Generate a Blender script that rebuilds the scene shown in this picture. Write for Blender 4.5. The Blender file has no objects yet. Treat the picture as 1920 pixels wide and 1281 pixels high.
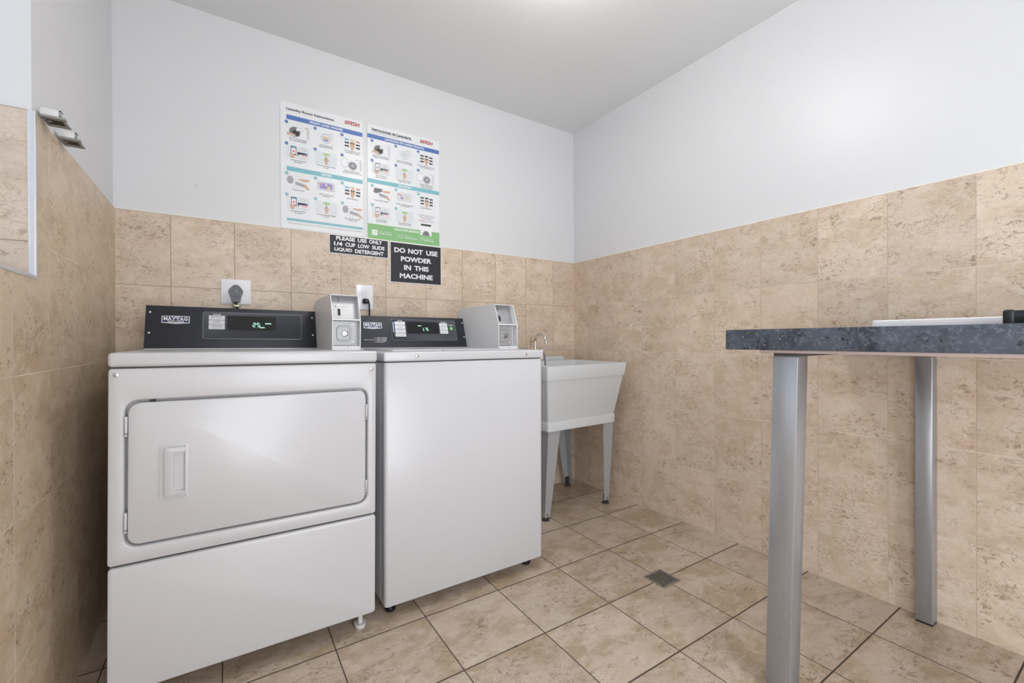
import bpy, bmesh, math, random
from math import radians, sin, cos, pi, hypot
from mathutils import Vector, Matrix
random.seed(4)
SC = bpy.context.scene
COL = SC.collection
XL = -2.4286          # left wall plane
CEIL = 2.435
TILE_TOP = 1.523
YF = -3.75            # wall behind the camera

# ------------------------------------------------------------------ materials
def new_mat(name):
    m = bpy.data.materials.new(name); m.use_nodes = True
    nt = m.node_tree; b = nt.nodes['Principled BSDF']
    return m, nt, b

def N(nt, typ, **kw):
    n = nt.nodes.new(typ)
    for k, v in kw.items():
        setattr(n, k, v)
    return n

def inp(nt, n, idx, val):
    if val is None: return
    if isinstance(val, bpy.types.NodeSocket): nt.links.new(val, n.inputs[idx])
    else: n.inputs[idx].default_value = val

def M(nt, op, a, b=None, c=None, clamp=False):
    n = N(nt, 'ShaderNodeMath', operation=op, use_clamp=clamp)
    for i, v in enumerate((a, b, c)): inp(nt, n, i, v)
    return n.outputs[0]

def MR(nt, v, a, b, c=0.0, d=1.0):
    n = N(nt, 'ShaderNodeMapRange', interpolation_type='SMOOTHSTEP')
    inp(nt, n, 0, v)
    for i, x in zip((1, 2, 3, 4), (a, b, c, d)): n.inputs[i].default_value = x
    return n.outputs[0]

def MIX(nt, f, a, b, blend='MIX'):
    n = N(nt, 'ShaderNodeMix', data_type='RGBA', blend_type=blend)
    inp(nt, n, 0, f)
    inp(nt, n, 6, a if isinstance(a, bpy.types.NodeSocket) else (*a, 1))
    inp(nt, n, 7, b if isinstance(b, bpy.types.NodeSocket) else (*b, 1))
    return n.outputs[2]

def NOISE(nt, vec, scale, detail=3, rough=.5, dist=0.0):
    n = N(nt, 'ShaderNodeTexNoise')
    nt.links.new(vec, n.inputs['Vector'])
    n.inputs['Scale'].default_value = scale; n.inputs['Detail'].default_value = detail
    n.inputs['Roughness'].default_value = rough; n.inputs['Distortion'].default_value = dist
    return n.outputs[0]

def plain(name, col, rough=.5, metal=0.0, coat=0.0, spec=.5, bump=0.0, bscale=200, vary=0.03):
    m, nt, b = new_mat(name)
    tc = N(nt, 'ShaderNodeTexCoord')
    nz = NOISE(nt, tc.outputs['Object'], bscale, 3)
    lo = tuple(max(0, c * (1 - vary)) for c in col); hi = tuple(c * (1 + vary) for c in col)
    nt.links.new(MIX(nt, nz, lo, hi), b.inputs['Base Color'])
    b.inputs['Roughness'].default_value = rough; b.inputs['Metallic'].default_value = metal
    b.inputs['Coat Weight'].default_value = coat; b.inputs['Coat Roughness'].default_value = .12
    b.inputs['Specular IOR Level'].default_value = spec
    if bump:
        bp = N(nt, 'ShaderNodeBump'); bp.inputs['Strength'].default_value = bump; bp.inputs['Distance'].default_value = .001
        nt.links.new(nz, bp.inputs['Height']); nt.links.new(bp.outputs[0], b.inputs['Normal'])
    return m

def emit(name, col, s):
    m, nt, b = new_mat(name)
    b.inputs['Base Color'].default_value = (*col, 1)
    b.inputs['Emission Color'].default_value = (*col, 1); b.inputs['Emission Strength'].default_value = s
    return m

def tile_mat(name, ua, va, u0, uw, v0, vh, gw, grout, A, B, C, dark, rough=.38, seed=0.0, pat=1.0, thin_u=1.0, grout_u=None):
    m, nt, b = new_mat(name)
    tc = N(nt, 'ShaderNodeTexCoord'); sep = N(nt, 'ShaderNodeSeparateXYZ')
    nt.links.new(tc.outputs['Object'], sep.inputs[0])
    U = sep.outputs['XYZ'.index(ua)]; V = sep.outputs['XYZ'.index(va)]
    fu = M(nt, 'DIVIDE', M(nt, 'SUBTRACT', U, u0), uw); fv = M(nt, 'DIVIDE', M(nt, 'SUBTRACT', V, v0), vh)
    iu = M(nt, 'FLOOR', fu); iv = M(nt, 'FLOOR', fv)
    ru = M(nt, 'SUBTRACT', fu, iu); rv = M(nt, 'SUBTRACT', fv, iv)
    du = M(nt, 'MULTIPLY', M(nt, 'MINIMUM', ru, M(nt, 'SUBTRACT', 1.0, ru)), uw / thin_u)
    dv = M(nt, 'MULTIPLY', M(nt, 'MINIMUM', rv, M(nt, 'SUBTRACT', 1.0, rv)), vh)
    d = M(nt, 'MINIMUM', du, dv)
    gm = MR(nt, d, gw * .35, gw * .75, 1.0, 0.0)                 # 1 in the joint
    cmb = N(nt, 'ShaderNodeCombineXYZ'); nt.links.new(iu, cmb.inputs[0]); nt.links.new(iv, cmb.inputs[1]); cmb.inputs[2].default_value = seed
    wn = N(nt, 'ShaderNodeTexWhiteNoise', noise_dimensions='3D'); nt.links.new(cmb.outputs[0], wn.inputs['Vector'])
    off = N(nt, 'ShaderNodeVectorMath', operation='SCALE'); nt.links.new(wn.outputs['Color'], off.inputs[0]); off.inputs['Scale'].default_value = 7.0
    add = N(nt, 'ShaderNodeVectorMath', operation='ADD'); nt.links.new(tc.outputs['Object'], add.inputs[0]); nt.links.new(off.outputs[0], add.inputs[1])
    # mostly sideways grain
    sc = N(nt, 'ShaderNodeVectorMath', operation='MULTIPLY'); nt.links.new(add.outputs[0], sc.inputs[0])
    s3 = [1.0, 1.0, 1.0]; s3['XYZ'.index(va)] = 1.55; sc.inputs[1].default_value = s3
    P = sc.outputs[0]
    n1 = NOISE(nt, P, 5.5 * pat, 4, .6)
    n2 = NOISE(nt, P, 17 * pat, 5, .65, .6)
    n3 = NOISE(nt, P, 75 * pat, 4, .7)
    c = MIX(nt, MR(nt, n1, .42, .60), A, B)
    c = MIX(nt, MR(nt, n2, .46, .64, 0, .6), c, C)
    # worm-like brown veins gathered in clusters
    v1 = NOISE(nt, P, 20 * pat, 6, .66, 1.0)
    vd = M(nt, 'ABSOLUTE', M(nt, 'SUBTRACT', v1, .5))
    vein = MR(nt, vd, .006, .032, 1.0, 0.0)
    cl = MR(nt, NOISE(nt, P, 6.5 * pat, 4, .6, .4), .49, .58)
    brk = MR(nt, n3, .38, .56)
    vein = M(nt, 'MULTIPLY', M(nt, 'MULTIPLY', vein, cl), brk)
    # blotches of darker flecks
    f1 = MR(nt, NOISE(nt, P, 50 * pat, 5, .75, .9), .53, .61)
    f2 = MR(nt, NOISE(nt, P, 7 * pat, 3, .5), .49, .60)
    fleck = M(nt, 'ADD', M(nt, 'MULTIPLY', M(nt, 'MULTIPLY', f1, f2), .60), M(nt, 'MULTIPLY', f1, .13))
    dk = M(nt, 'MAXIMUM', M(nt, 'MULTIPLY', vein, .62), fleck)
    c = MIX(nt, dk, c, dark)
    wh = M(nt, 'MULTIPLY', MR(nt, NOISE(nt, P, 55 * pat, 5, .7), .60, .74), .35)
    c = MIX(nt, wh, c, tuple(min(1, x * 1.45) for x in A))
    tone = M(nt, 'MULTIPLY', M(nt, 'MULTIPLY_ADD', wn.outputs['Value'], .10, .95), M(nt, 'MULTIPLY_ADD', NOISE(nt, P, 120 * pat, 3, .7), .36, .82))
    tn = N(nt, 'ShaderNodeVectorMath', operation='SCALE'); nt.links.new(c, tn.inputs[0]); nt.links.new(tone, tn.inputs['Scale'])
    gcol = MIX(nt, MR(nt, NOISE(nt, tc.outputs['Object'], 9, 3), .35, .7), grout, tuple(x * .72 for x in grout))
    if grout_u: gcol = MIX(nt, MR(nt, M(nt, 'SUBTRACT', dv, du), -.0002, .0002), gcol, grout_u)
    fin = MIX(nt, gm, tn.outputs[0], gcol)
    nt.links.new(fin, b.inputs['Base Color'])
    nt.links.new(M(nt, 'MULTIPLY_ADD', gm, .45, M(nt, 'MULTIPLY_ADD', n2, .2, rough - .1)), b.inputs['Roughness'])
    h = M(nt, 'SUBTRACT', M(nt, 'SUBTRACT', M(nt, 'MULTIPLY', n3, .25), M(nt, 'MULTIPLY', dk, .5)), M(nt, 'MULTIPLY', gm, 1.6))
    bp = N(nt, 'ShaderNodeBump'); bp.inputs['Strength'].default_value = .35; bp.inputs['Distance'].default_value = .0012
    nt.links.new(h, bp.inputs['Height']); nt.links.new(bp.outputs[0], b.inputs['Normal'])
    return m

def paint_mat(name, col, rough, mark=None):
    m, nt, b = new_mat(name)
    tc = N(nt, 'ShaderNodeTexCoord')
    n1 = NOISE(nt, tc.outputs['Object'], 260, 3, .6); n2 = NOISE(nt, tc.outputs['Object'], 2.2, 3)
    c = MIX(nt, n2, tuple(x * .985 for x in col), tuple(min(1, x * 1.01) for x in col))
    if mark:
        dv = N(nt, 'ShaderNodeVectorMath', operation='SUBTRACT'); nt.links.new(tc.outputs['Object'], dv.inputs[0]); dv.inputs[1].default_value = mark
        dm = N(nt, 'ShaderNodeVectorMath', operation='MULTIPLY'); nt.links.new(dv.outputs[0], dm.inputs[0]); dm.inputs[1].default_value = (1.6, 1, .8)
        ln = N(nt, 'ShaderNodeVectorMath', operation='LENGTH'); nt.links.new(dm.outputs[0], ln.inputs[0])
        dd = M(nt, 'ADD', ln.outputs['Value'], M(nt, 'MULTIPLY', M(nt, 'SUBTRACT', NOISE(nt, tc.outputs['Object'], 90, 3), .5), .02))
        c = MIX(nt, M(nt, 'MULTIPLY', MR(nt, dd, .004, .010, 1, 0), .35), c, (.45, .43, .36))
    nt.links.new(c, b.inputs['Base Color']); b.inputs['Roughness'].default_value = rough
    bp = N(nt, 'ShaderNodeBump'); bp.inputs['Strength'].default_value = .12; bp.inputs['Distance'].default_value = .0006
    nt.links.new(n1, bp.inputs['Height']); nt.links.new(bp.outputs[0], b.inputs['Normal'])
    return m

def stone_mat():
    m, nt, b = new_mat('dark_speckled_stone')
    tc = N(nt, 'ShaderNodeTexCoord'); P = tc.outputs['Object']
    a = NOISE(nt, P, 11, 5, .65, .5); f = NOISE(nt, P, 120, 4, .7); g = NOISE(nt, P, 26, 4, .6)
    c = MIX(nt, MR(nt, a, .38, .62), (.026, .033, .047), (.070, .084, .110))
    c = MIX(nt, MR(nt, f, .50, .66, 0, .7), c, (.15, .17, .20))
    pits = M(nt, 'MULTIPLY', MR(nt, NOISE(nt, P, 95, 3, .6), .60, .66), MR(nt, g, .48, .6))
    c = MIX(nt, pits, c, (.006, .006, .009))
    vo = N(nt, 'ShaderNodeTexVoronoi'); nt.links.new(P, vo.inputs['Vector']); vo.inputs['Scale'].default_value = 75
    sp = M(nt, 'MULTIPLY', MR(nt, vo.outputs['Distance'], .06, .12, 1, 0), MR(nt, NOISE(nt, P, 4.5, 2), .60, .64))
    c = MIX(nt, sp, c, (.75, .75, .74))
    nt.links.new(c, b.inputs['Base Color'])
    nt.links.new(M(nt, 'MULTIPLY_ADD', f, .35, .18), b.inputs['Roughness'])
    bp = N(nt, 'ShaderNodeBump'); bp.inputs['Strength'].default_value = .3; bp.inputs['Distance'].default_value = .001
    nt.links.new(M(nt, 'SUBTRACT', f, pits), bp.inputs['Height']); nt.links.new(bp.outputs[0], b.inputs['Normal'])
    return m

def brushed(name, col, rough, sx=(600, 600, 8), metal=.9):
    m, nt, b = new_mat(name)
    tc = N(nt, 'ShaderNodeTexCoord'); mp = N(nt, 'ShaderNodeVectorMath', operation='MULTIPLY')
    nt.links.new(tc.outputs['Object'], mp.inputs[0]); mp.inputs[1].default_value = sx
    n = NOISE(nt, mp.outputs[0], 1, 3, .6); s = NOISE(nt, tc.outputs['Object'], 30, 5, .7, 1.0)
    c = MIX(nt, n, tuple(x * .9 for x in col), tuple(min(1, x * 1.08) for x in col))
    c = MIX(nt, MR(nt, s, .62, .72, 0, .25), c, tuple(min(1, x * 1.6) for x in col))
    nt.links.new(c, b.inputs['Base Color']); b.inputs['Metallic'].default_value = metal
    nt.links.new(M(nt, 'MULTIPLY_ADD', n, .12, rough - .06), b.inputs['Roughness'])
    return m

WA, WB, WC, WD = (.635, .515, .405), (.560, .440, .328), (.685, .588, .492), (.255, .175, .110)
WG = (.78, .70, .60)
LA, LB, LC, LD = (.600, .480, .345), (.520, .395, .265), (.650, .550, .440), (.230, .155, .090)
MT = dict(
    tile_back=tile_mat('wall_tile_back', 'X', 'Z', -.1847, .2296, -.002, .305, .0026, (.46, .36, .27), WA, WB, WC, WD, seed=1, thin_u=.85, grout_u=(.33, .25, .17)),
    tile_right=tile_mat('wall_tile_right', 'Y', 'Z', -.6025, .2296, -.002, .305, .0028, (.70, .61, .52), WA, WB, WC, WD, seed=2, thin_u=.8, grout_u=(.50, .41, .32)),
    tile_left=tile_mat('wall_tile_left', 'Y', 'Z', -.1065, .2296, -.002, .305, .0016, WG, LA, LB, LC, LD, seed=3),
    tile_front=tile_mat('wall_tile_front', 'X', 'Z', -.1847, .2296, -.002, .305, .0028, WG, WA, WB, WC, WD, seed=4),
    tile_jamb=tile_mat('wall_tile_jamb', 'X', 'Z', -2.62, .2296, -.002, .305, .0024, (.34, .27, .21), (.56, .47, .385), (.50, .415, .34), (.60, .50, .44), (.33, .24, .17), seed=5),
    floor=tile_mat('floor_tile', 'X', 'Y', -.2605, .3020, -.5735, .3030, .0044, (.085, .060, .042), (.530, .435, .348), (.410, .318, .220), (.605, .520, .450), (.215, .148, .090), rough=.42, seed=6, pat=.8, thin_u=.72),
    wall=paint_mat('white_wall_paint', (.665, .67, .685), .38, mark=(-2.163, .006, 1.661)),
    ceil=paint_mat('white_ceiling_paint', (.76, .77, .78), .6),
    enamel=plain('white_enamel', (.55, .555, .578), .33, coat=.15, vary=.006, bscale=40),
    enamel2=plain('white_coin_box_enamel', (.74, .745, .76), .38, coat=.1, vary=.006, bscale=40),
    gap=plain('painted_gap_shade', (.05, .05, .052), .7),  # near-black colour painting the shade inside the panel gaps
    charcoal=plain('charcoal_console_plastic', (.019, .022, .032), .46, bump=.25, bscale=900, vary=.12),
    charcoal2=plain('charcoal_inset_plastic', (.024, .028, .038), .42, bump=.25, bscale=900, vary=.12),
    bezel=plain('grey_bezel', (.10, .105, .115), .25),
    display=plain('black_display_glass', (.004, .004, .005), .12),
    silver=plain('silver_label', (.62, .63, .66), .4, metal=.1),
    white=plain('printed_white', (.80, .80, .82), .5),
    paper=plain('poster_sheet', (.74, .755, .77), .32, vary=.008, bscale=30),
    navy=plain('navy_print', (.015, .018, .09), .4),
    ink=plain('dark_ink', (.03, .03, .035), .5),
    grey=plain('grey_print', (.35, .36, .38), .5),
    pale=plain('pale_picture_ground', (.665, .695, .72), .5),
    lgrey=plain('light_grey_print', (.60, .62, .64), .5),
    mgrey=plain('mid_grey_print', (.17, .17, .19), .5),
    blue=plain('blue_print', (.075, .165, .44), .4),
    teal=plain('teal_print', (.19, .46, .52), .4),
    green=plain('green_print', (.22, .46, .19), .4),
    lime=plain('light_green_print', (.36, .60, .26), .4),
    red=plain('red_print', (.46, .02, .03), .4),
    salmon=plain('salmon_print', (.72, .22, .20), .4),
    sky=plain('sky_print', (.16, .42, .60), .4),
    amber=plain('amber_print', (.78, .50, .25), .4),
    purple=plain('purple_print', (.33, .26, .52), .4),
    yellow=plain('yellow_print', (.62, .62, .20), .4),
    skin=plain('skin_tone_print', (.60, .39, .28), .5),
    signblk=plain('engraved_black_sign', (.012, .013, .018), .5, vary=.2, bscale=500),
    startgreen=plain('green_button', (.20, .62, .22), .4),
    led=emit('green_led', (.45, 1.0, .72), 1.1),
    steel=brushed('stainless_plate', (.52, .52, .53), .33, (8, 8, 500)),
    castmetal=plain('cast_lock_plate', (.42, .42, .43), .5, metal=.5),
    chrome=plain('chrome', (.72, .72, .73), .10, metal=1.0, vary=.01),
    darkmetal=plain('dark_slot', (.01, .01, .011), .5),
    screw=plain('screw_metal', (.65, .65, .66), .25, metal=1.0),
    brasslock=plain('lock_face', (.35, .34, .33), .3, metal=1.0),
    sink=plain('white_sink_plastic', (.605, .628, .645), .42, vary=.01, bscale=30),
    sinkleg=plain('grey_painted_steel', (.40, .42, .44), .42, metal=.15, bump=.1, bscale=400),
    foot=plain('dark_foot', (.06, .06, .065), .5, metal=.3),
    legmetal=brushed('silver_leg_steel', (.42, .440, .475), .34, (300, 300, 12), .75),
    black=plain('black_rubber', (.010, .010, .011), .4),
    blackgloss=plain('black_gloss', (.008, .016, .016), .08),
    stone=stone_mat(),
    subst=plain('underside_board', (.50, .40, .37), .6),
    plugg=plain('grey_plug_plastic', (.115, .12, .145), .45),
    brass=plain('pale_clamp', (.72, .64, .45), .35, metal=.4),
    wire=plain('grey_wire', (.16, .17, .18), .4),
    plate=plain('white_wallplate', (.78, .79, .82), .22, vary=.01, bscale=20),
    socketline=plain('socket_shadow_line', (.30, .31, .34), .5),
    alu=plain('satin_trim', (.66, .69, .74), .30, metal=.35, vary=.04, bscale=60),
    pvc=plain('white_pvc', (.66, .665, .67), .35),
    pvcgrey=plain('grey_channel_metal', (.30, .30, .29), .45, metal=.2),
    drain=plain('drain_metal', (.30, .275, .255), .45, metal=.5, vary=.2, bscale=120),
    lampglass=emit('lit_opal_glass', (1.0, .985, .96), 1.0),
    whiteplastic=plain('bright_white_plastic', (.93, .94, .96), .3, vary=.005),
    caulk=plain('cream_caulk', (.80, .78, .70), .5),
    doorpaint=plain('door_paint', (.45, .45, .45), .4),
)

# ------------------------------------------------------------------ mesh building
class MB:
    """collects shapes with material slots and links them as ONE mesh object"""
    def __init__(s): s.bm = bmesh.new(); s.mats = []
    def mi(s, mat):
        m = MT[mat]
        if m not in s.mats: s.mats.append(m)
        return s.mats.index(m)
    def face(s, pts, mat):
        try:
            f = s.bm.faces.new([s.bm.verts.new(p) for p in pts]); f.material_index = s.mi(mat); return f
        except ValueError: return None
    def box(s, x0, x1, y0, y1, z0, z1, mat, bev=0, seg=3):
        t = bmesh.new(); r = bmesh.ops.create_cube(t, size=1)
        for v in t.verts: v.co = Vector(((x0 + x1) / 2 + v.co.x * (x1 - x0), (y0 + y1) / 2 + v.co.y * (y1 - y0), (z0 + z1) / 2 + v.co.z * (z1 - z0)))
        if bev: bmesh.ops.bevel(t, geom=t.edges[:], offset=bev, segments=seg, profile=.5, affect='EDGES')
        s.merge(t, mat)
    def merge(s, t, mat):
        i = s.mi(mat); mp = {}
        for v in t.verts: mp[v] = s.bm.verts.new(v.co)
        for f in t.faces:
            try: g = s.bm.faces.new([mp[v] for v in f.verts]); g.material_index = i
            except ValueError: pass
        t.free()
    def prism(s, pts, axis, a, b, mat, bev=0, seg=2):
        """pts: 2D outline; extruded from a to b along axis ('x': pts=(y,z), 'y': (x,z), 'z': (x,y))"""
        def P(p, w): return {'x': (w, p[0], p[1]), 'y': (p[0], w, p[1]), 'z': (p[0], p[1], w)}[axis]
        t = bmesh.new()
        A = [t.verts.new(P(p, a)) for p in pts]; B = [t.verts.new(P(p, b)) for p in pts]
        t.faces.new(A); t.faces.new(B[::-1])
        n = len(pts)
        for i in range(n): t.faces.new((A[i], B[i], B[(i + 1) % n], A[(i + 1) % n]))
        bmesh.ops.recalc_face_normals(t, faces=t.faces[:])
        if bev: bmesh.ops.bevel(t, geom=t.edges[:], offset=bev, segments=seg, profile=.5, affect='EDGES')
        s.merge(t, mat)
    def loft(s, rings, mat, cap0=True, cap1=True, mats=None):
        i = s.mi(mat); R = [[s.bm.verts.new(p) for p in r] for r in rings]; n = len(R[0])
        for k in range(len(R) - 1):
            mm = s.mi(mats[k]) if mats and mats[k] else i
            for j in range(n):
                f = s.bm.faces.new((R[k][j], R[k][(j + 1) % n], R[k + 1][(j + 1) % n], R[k + 1][j])); f.material_index = mm
        if cap0: f = s.bm.faces.new(R[0][::-1]); f.material_index = i
        if cap1: f = s.bm.faces.new(R[-1]); f.material_index = s.mi(mats[-1]) if mats and mats[-1] else i
    def cyl(s, c, axis, r, h, mat, n=20, r2=None, bev=0):
        c = Vector(c); ax = Vector(axis).normalized(); u = ax.orthogonal().normalized(); w = ax.cross(u)
        r2 = r if r2 is None else r2
        def ring(rad, d): return [c + ax * d + (u * cos(2 * pi * k / n) + w * sin(2 * pi * k / n)) * rad for k in range(n)]
        rings = [ring(r, 0), ring(r2, h - bev)]
        if bev: rings += [ring(r2 - bev * .3, h - bev * .3), ring(r2 - bev, h)]
        s.loft(rings, mat)
    def tube(s, pts, r, mat, n=10, closed=False):
        P = [Vector(p) for p in pts]; rr = r if isinstance(r, (list, tuple)) else [r] * len(P)
        rings = []; prev = None
        for k, p in enumerate(P):
            t = (P[min(k + 1, len(P) - 1)] - P[max(k - 1, 0)]).normalized()
            if prev is None: u = t.orthogonal().normalized()
            else: u = (prev - t * prev.dot(t)).normalized()
            prev = u; w = t.cross(u)
            rings.append([p + (u * cos(2 * pi * j / n) + w * sin(2 * pi * j / n)) * rr[k] for j in range(n)])
        s.loft(rings, mat)
    def build(s, name, parent=None, kind=None, smooth=40):
        me = bpy.data.meshes.new(name)
        bmesh.ops.recalc_face_normals(s.bm, faces=[f for f in s.bm.faces if not f.tag])
        s.bm.to_mesh(me); s.bm.free()
        for m in s.mats: me.materials.append(m)
        me.polygons.foreach_set('use_smooth', [True] * len(me.polygons))
        me.set_sharp_from_angle(angle=radians(smooth))
        o = bpy.data.objects.new(name, me); COL.objects.link(o)
        if parent:
            o.parent = parent
            w = Vector((0, 0, 0)); p = parent
            while p: w += p.location; p = p.parent
            me.transform(Matrix.Translation(-w))       # authored in room coordinates, kept relative to the parent
        if kind: o['kind'] = kind
        return o

def smoothpath(pts, k=8):
    P = [Vector(p) for p in pts]; out = []
    for i in range(len(P) - 1):
        p0 = P[max(i - 1, 0)]; p1 = P[i]; p2 = P[i + 1]; p3 = P[min(i + 2, len(P) - 1)]
        for j in range(k):
            t = j / k
            out.append(.5 * ((2 * p1) + (p2 - p0) * t + (2 * p0 - 5 * p1 + 4 * p2 - p3) * t * t + (3 * p1 - p0 - 3 * p2 + p3) * t ** 3))
    out.append(P[-1]); return out

def thing(name, label, cat, loc, group=None):
    o = bpy.data.objects.new(name, None); COL.objects.link(o); o.location = loc
    o.empty_display_size = .1
    o['label'] = label; o['category'] = cat
    if group: o['group'] = group
    return o
def tag(o, label, cat, group=None):
    o['label'] = label; o['category'] = cat
    if group: o['group'] = group
    return o

def rrect(a0, a1, b0, b1, r, n=6):
    out = []
    for (cx, cy, s0) in ((a1 - r, b1 - r, 0), (a0 + r, b1 - r, 90), (a0 + r, b0 + r, 180), (a1 - r, b0 + r, 270)):
        for k in range(n + 1):
            t = radians(s0 + 90 * k / n); out.append((cx + r * cos(t), cy + r * sin(t)))
    return out

# flat printing on a plane: origin O, across U, up V, out Nn
_txt = {}
def text_mesh(s, bold):
    key = (s, bold)
    if key in _txt: return _txt[key]
    c = bpy.data.curves.new('lettering', 'FONT'); c.body = s; c.size = 1; c.offset = bold; c.resolution_u = 3
    o = bpy.data.objects.new('lettering', c); COL.objects.link(o)
    dg = bpy.context.evaluated_depsgraph_get(); e = o.evaluated_get(dg); me = e.to_mesh()
    vs = [(v.co.x, v.co.y) for v in me.vertices]; fs = [tuple(p.vertices) for p in me.polygons]
    e.to_mesh_clear(); bpy.data.objects.remove(o); bpy.data.curves.remove(c)
    _txt[key] = (vs, fs); return _txt[key]

class Print:
    def __init__(s, mb, O, U, V, Nn): s.mb = mb; s.O = Vector(O); s.U = Vector(U).normalized(); s.V = Vector(V).normalized(); s.N = Vector(Nn).normalized()
    def P(s, x, y, h): return s.O + s.U * x + s.V * y + s.N * h
    def poly(s, pts, mat, h=.0004):
        f = s.mb.face([s.P(x, y, h) for x, y in pts], mat)
        if f:
            f.normal_update()
            if f.normal.dot(s.N) < 0: f.normal_flip()
            f.tag = True
    def rect(s, x0, x1, y0, y1, mat, h=.0004): s.poly([(x0, y0), (x1, y0), (x1, y1), (x0, y1)], mat, h)
    def disc(s, x, y, r, mat, h=.0004, ry=None, n=20):
        ry = ry or r; s.poly([(x + r * cos(2 * pi * k / n), y + ry * sin(2 * pi * k / n)) for k in range(n)], mat, h)
    def ring(s, x, y, r, w, mat, h=.0004, n=24, ry=None):
        q = (ry or r) / r
        for k in range(n):
            a = 2 * pi * k / n; b = 2 * pi * (k + 1) / n
            s.poly([(x + rr * cos(t), y + q * rr * sin(t)) for rr, t in ((r, a), (r, b), (r - w, b), (r - w, a))], mat, h)
    def logo(s, x0, x1, y0, y1, mat, h=.0008):
        """WASH in squared slanted capitals"""
        H = y1 - y0; W = (x1 - x0) * .90; cw = W / 4; sl = .16
        def r(k, a, b, c, d):
            X = lambda u, v: x0 + (k + u * .88) * cw + sl * v * H
            s.poly([(X(a, c), y0 + c * H), (X(b, c), y0 + c * H), (X(b, d), y0 + d * H), (X(a, d), y0 + d * H)], mat, h)
        r(0, 0, .26, 0, 1); r(0, .40, .60, 0, 1); r(0, .76, 1.0, .12, 1); r(0, .26, .40, 0, .16); r(0, .60, .76, 0, .16)
        r(1, 0, .24, 0, .86); r(1, .70, 1, 0, 1); r(1, .12, .70, .80, 1); r(1, .24, .70, .34, .50)
        r(2, .10, 1, .82, 1); r(2, 0, .26, .50, .90); r(2, 0, .94, .42, .58); r(2, .70, 1, .08, .50); r(2, 0, .90, 0, .18)
        r(3, 0, .26, 0, 1); r(3, .72, 1, 0, 1); r(3, .26, .72, .42, .58)
    def line(s, x0, y0, x1, y1, w, mat, h=.0004):
        L = hypot(x1 - x0, y1 - y0) or 1; dx, dy = -(y1 - y0) / L * w / 2, (x1 - x0) / L * w / 2
        s.poly([(x0 + dx, y0 + dy), (x1 + dx, y1 + dy), (x1 - dx, y1 - dy), (x0 - dx, y0 - dy)], mat, h)
    def frame(s, x0, x1, y0, y1, w, mat, h=.0004):
        s.rect(x0, x1, y0, y0 + w, mat, h); s.rect(x0, x1, y1 - w, y1, mat, h); s.rect(x0, x0 + w, y0, y1, mat, h); s.rect(x1 - w, x1, y0, y1, mat, h)
    def text(s, t, x0, x1, y0, y1, mat, bold=.0, h=.0008, slant=0.0):
        vs, fs = text_mesh(t, bold)
        if not vs: return
        ax = min(v[0] for v in vs); bx = max(v[0] for v in vs); ay = min(v[1] for v in vs); by = max(v[1] for v in vs)
        i = s.mb.mi(mat)
        V = []
        for v in vs:
            fx = (v[0] - ax) / (bx - ax); fy = (v[1] - ay) / max(1e-6, by - ay)
            V.append(s.mb.bm.verts.new(s.P(x0 + fx * (x1 - x0) + slant * fy * (y1 - y0), y0 + fy * (y1 - y0), h)))
        for f in fs:
            try:
                g = s.mb.bm.faces.new([V[k] for k in f]); g.material_index = i; g.normal_update()
                if g.normal.dot(s.N) < 0: g.normal_flip()
                g.tag = True
            except ValueError: pass
    def tline(s, t, cx, y, hgt, mat, bold=.0, maxw=None, h=.0008):
        """one centred line, height = cap height"""
        vs, fs = text_mesh(t, bold)
        w = max(v[0] for v in vs) - min(v[0] for v in vs); ay = min(v[1] for v in vs); by = max(v[1] for v in vs)
        sc = hgt / .7; W = w * sc
        if maxw and W > maxw: W = maxw
        s.text(t, cx - W / 2, cx + W / 2, y + ay * sc, y + by * sc, mat, bold, h)

SEG = {'0': 'abcdef', '1': 'bc', '2': 'abged', '3': 'abgcd', '4': 'fgbc', '5': 'afgcd', '6': 'afgcde', '7': 'abc', '8': 'abcdefg', '9': 'abfgcd'}
def digit(pr, ch, x, y, w, hh, t, mat, h):
    def seg(x0, y0, x1, y1): pr.line(x0, y0, x1, y1, t, mat, h)
    g = t * .65; m = y + hh / 2
    D = {'a': (x + g, y + hh, x + w - g, y + hh), 'g': (x + g, m, x + w - g, m), 'd': (x + g, y, x + w - g, y),
         'f': (x, m + g, x, y + hh - g), 'b': (x + w, m + g, x + w, y + hh - g), 'e': (x, y + g, x, m - g), 'c': (x + w, y + g, x + w, m - g)}
    for k in SEG[ch]: seg(*D[k])

# ------------------------------------------------------------------ the room
def struct_box(name, *a, mat): b = MB(); b.box(*a, mat); return b.build(name, kind='structure')

struct_box('floor', XL - .25, .15, YF - .15, .15, -.12, 0, mat='floor')
struct_box('ceiling', XL - .25, .15, YF - .15, .15, CEIL, CEIL + .12, mat='ceil')

wb = MB(); wb.box(XL - .25, .15, .006, .15, 0, CEIL, 'wall'); wall_back = wb.build('wall_back', kind='structure')
b = MB(); b.box(XL, 0, 0, .006, 0, TILE_TOP, 'tile_back'); b.build('tile_cladding', wall_back)
b = MB(); b.box(XL, 0, -.0008, .0055, TILE_TOP, TILE_TOP + .003, 'caulk'); b.build('tile_edge', wall_back)

wb = MB(); wb.box(.006, .15, YF, .006, 0, CEIL, 'wall'); wall_right = wb.build('wall_right', kind='structure')
b = MB(); b.box(0, .006, YF, 0, 0, TILE_TOP, 'tile_right'); b.build('tile_cladding', wall_right)
b = MB(); b.box(-.0008, .0055, YF, -.0008, TILE_TOP, TILE_TOP + .003, 'caulk'); b.build('tile_edge', wall_right)

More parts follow.
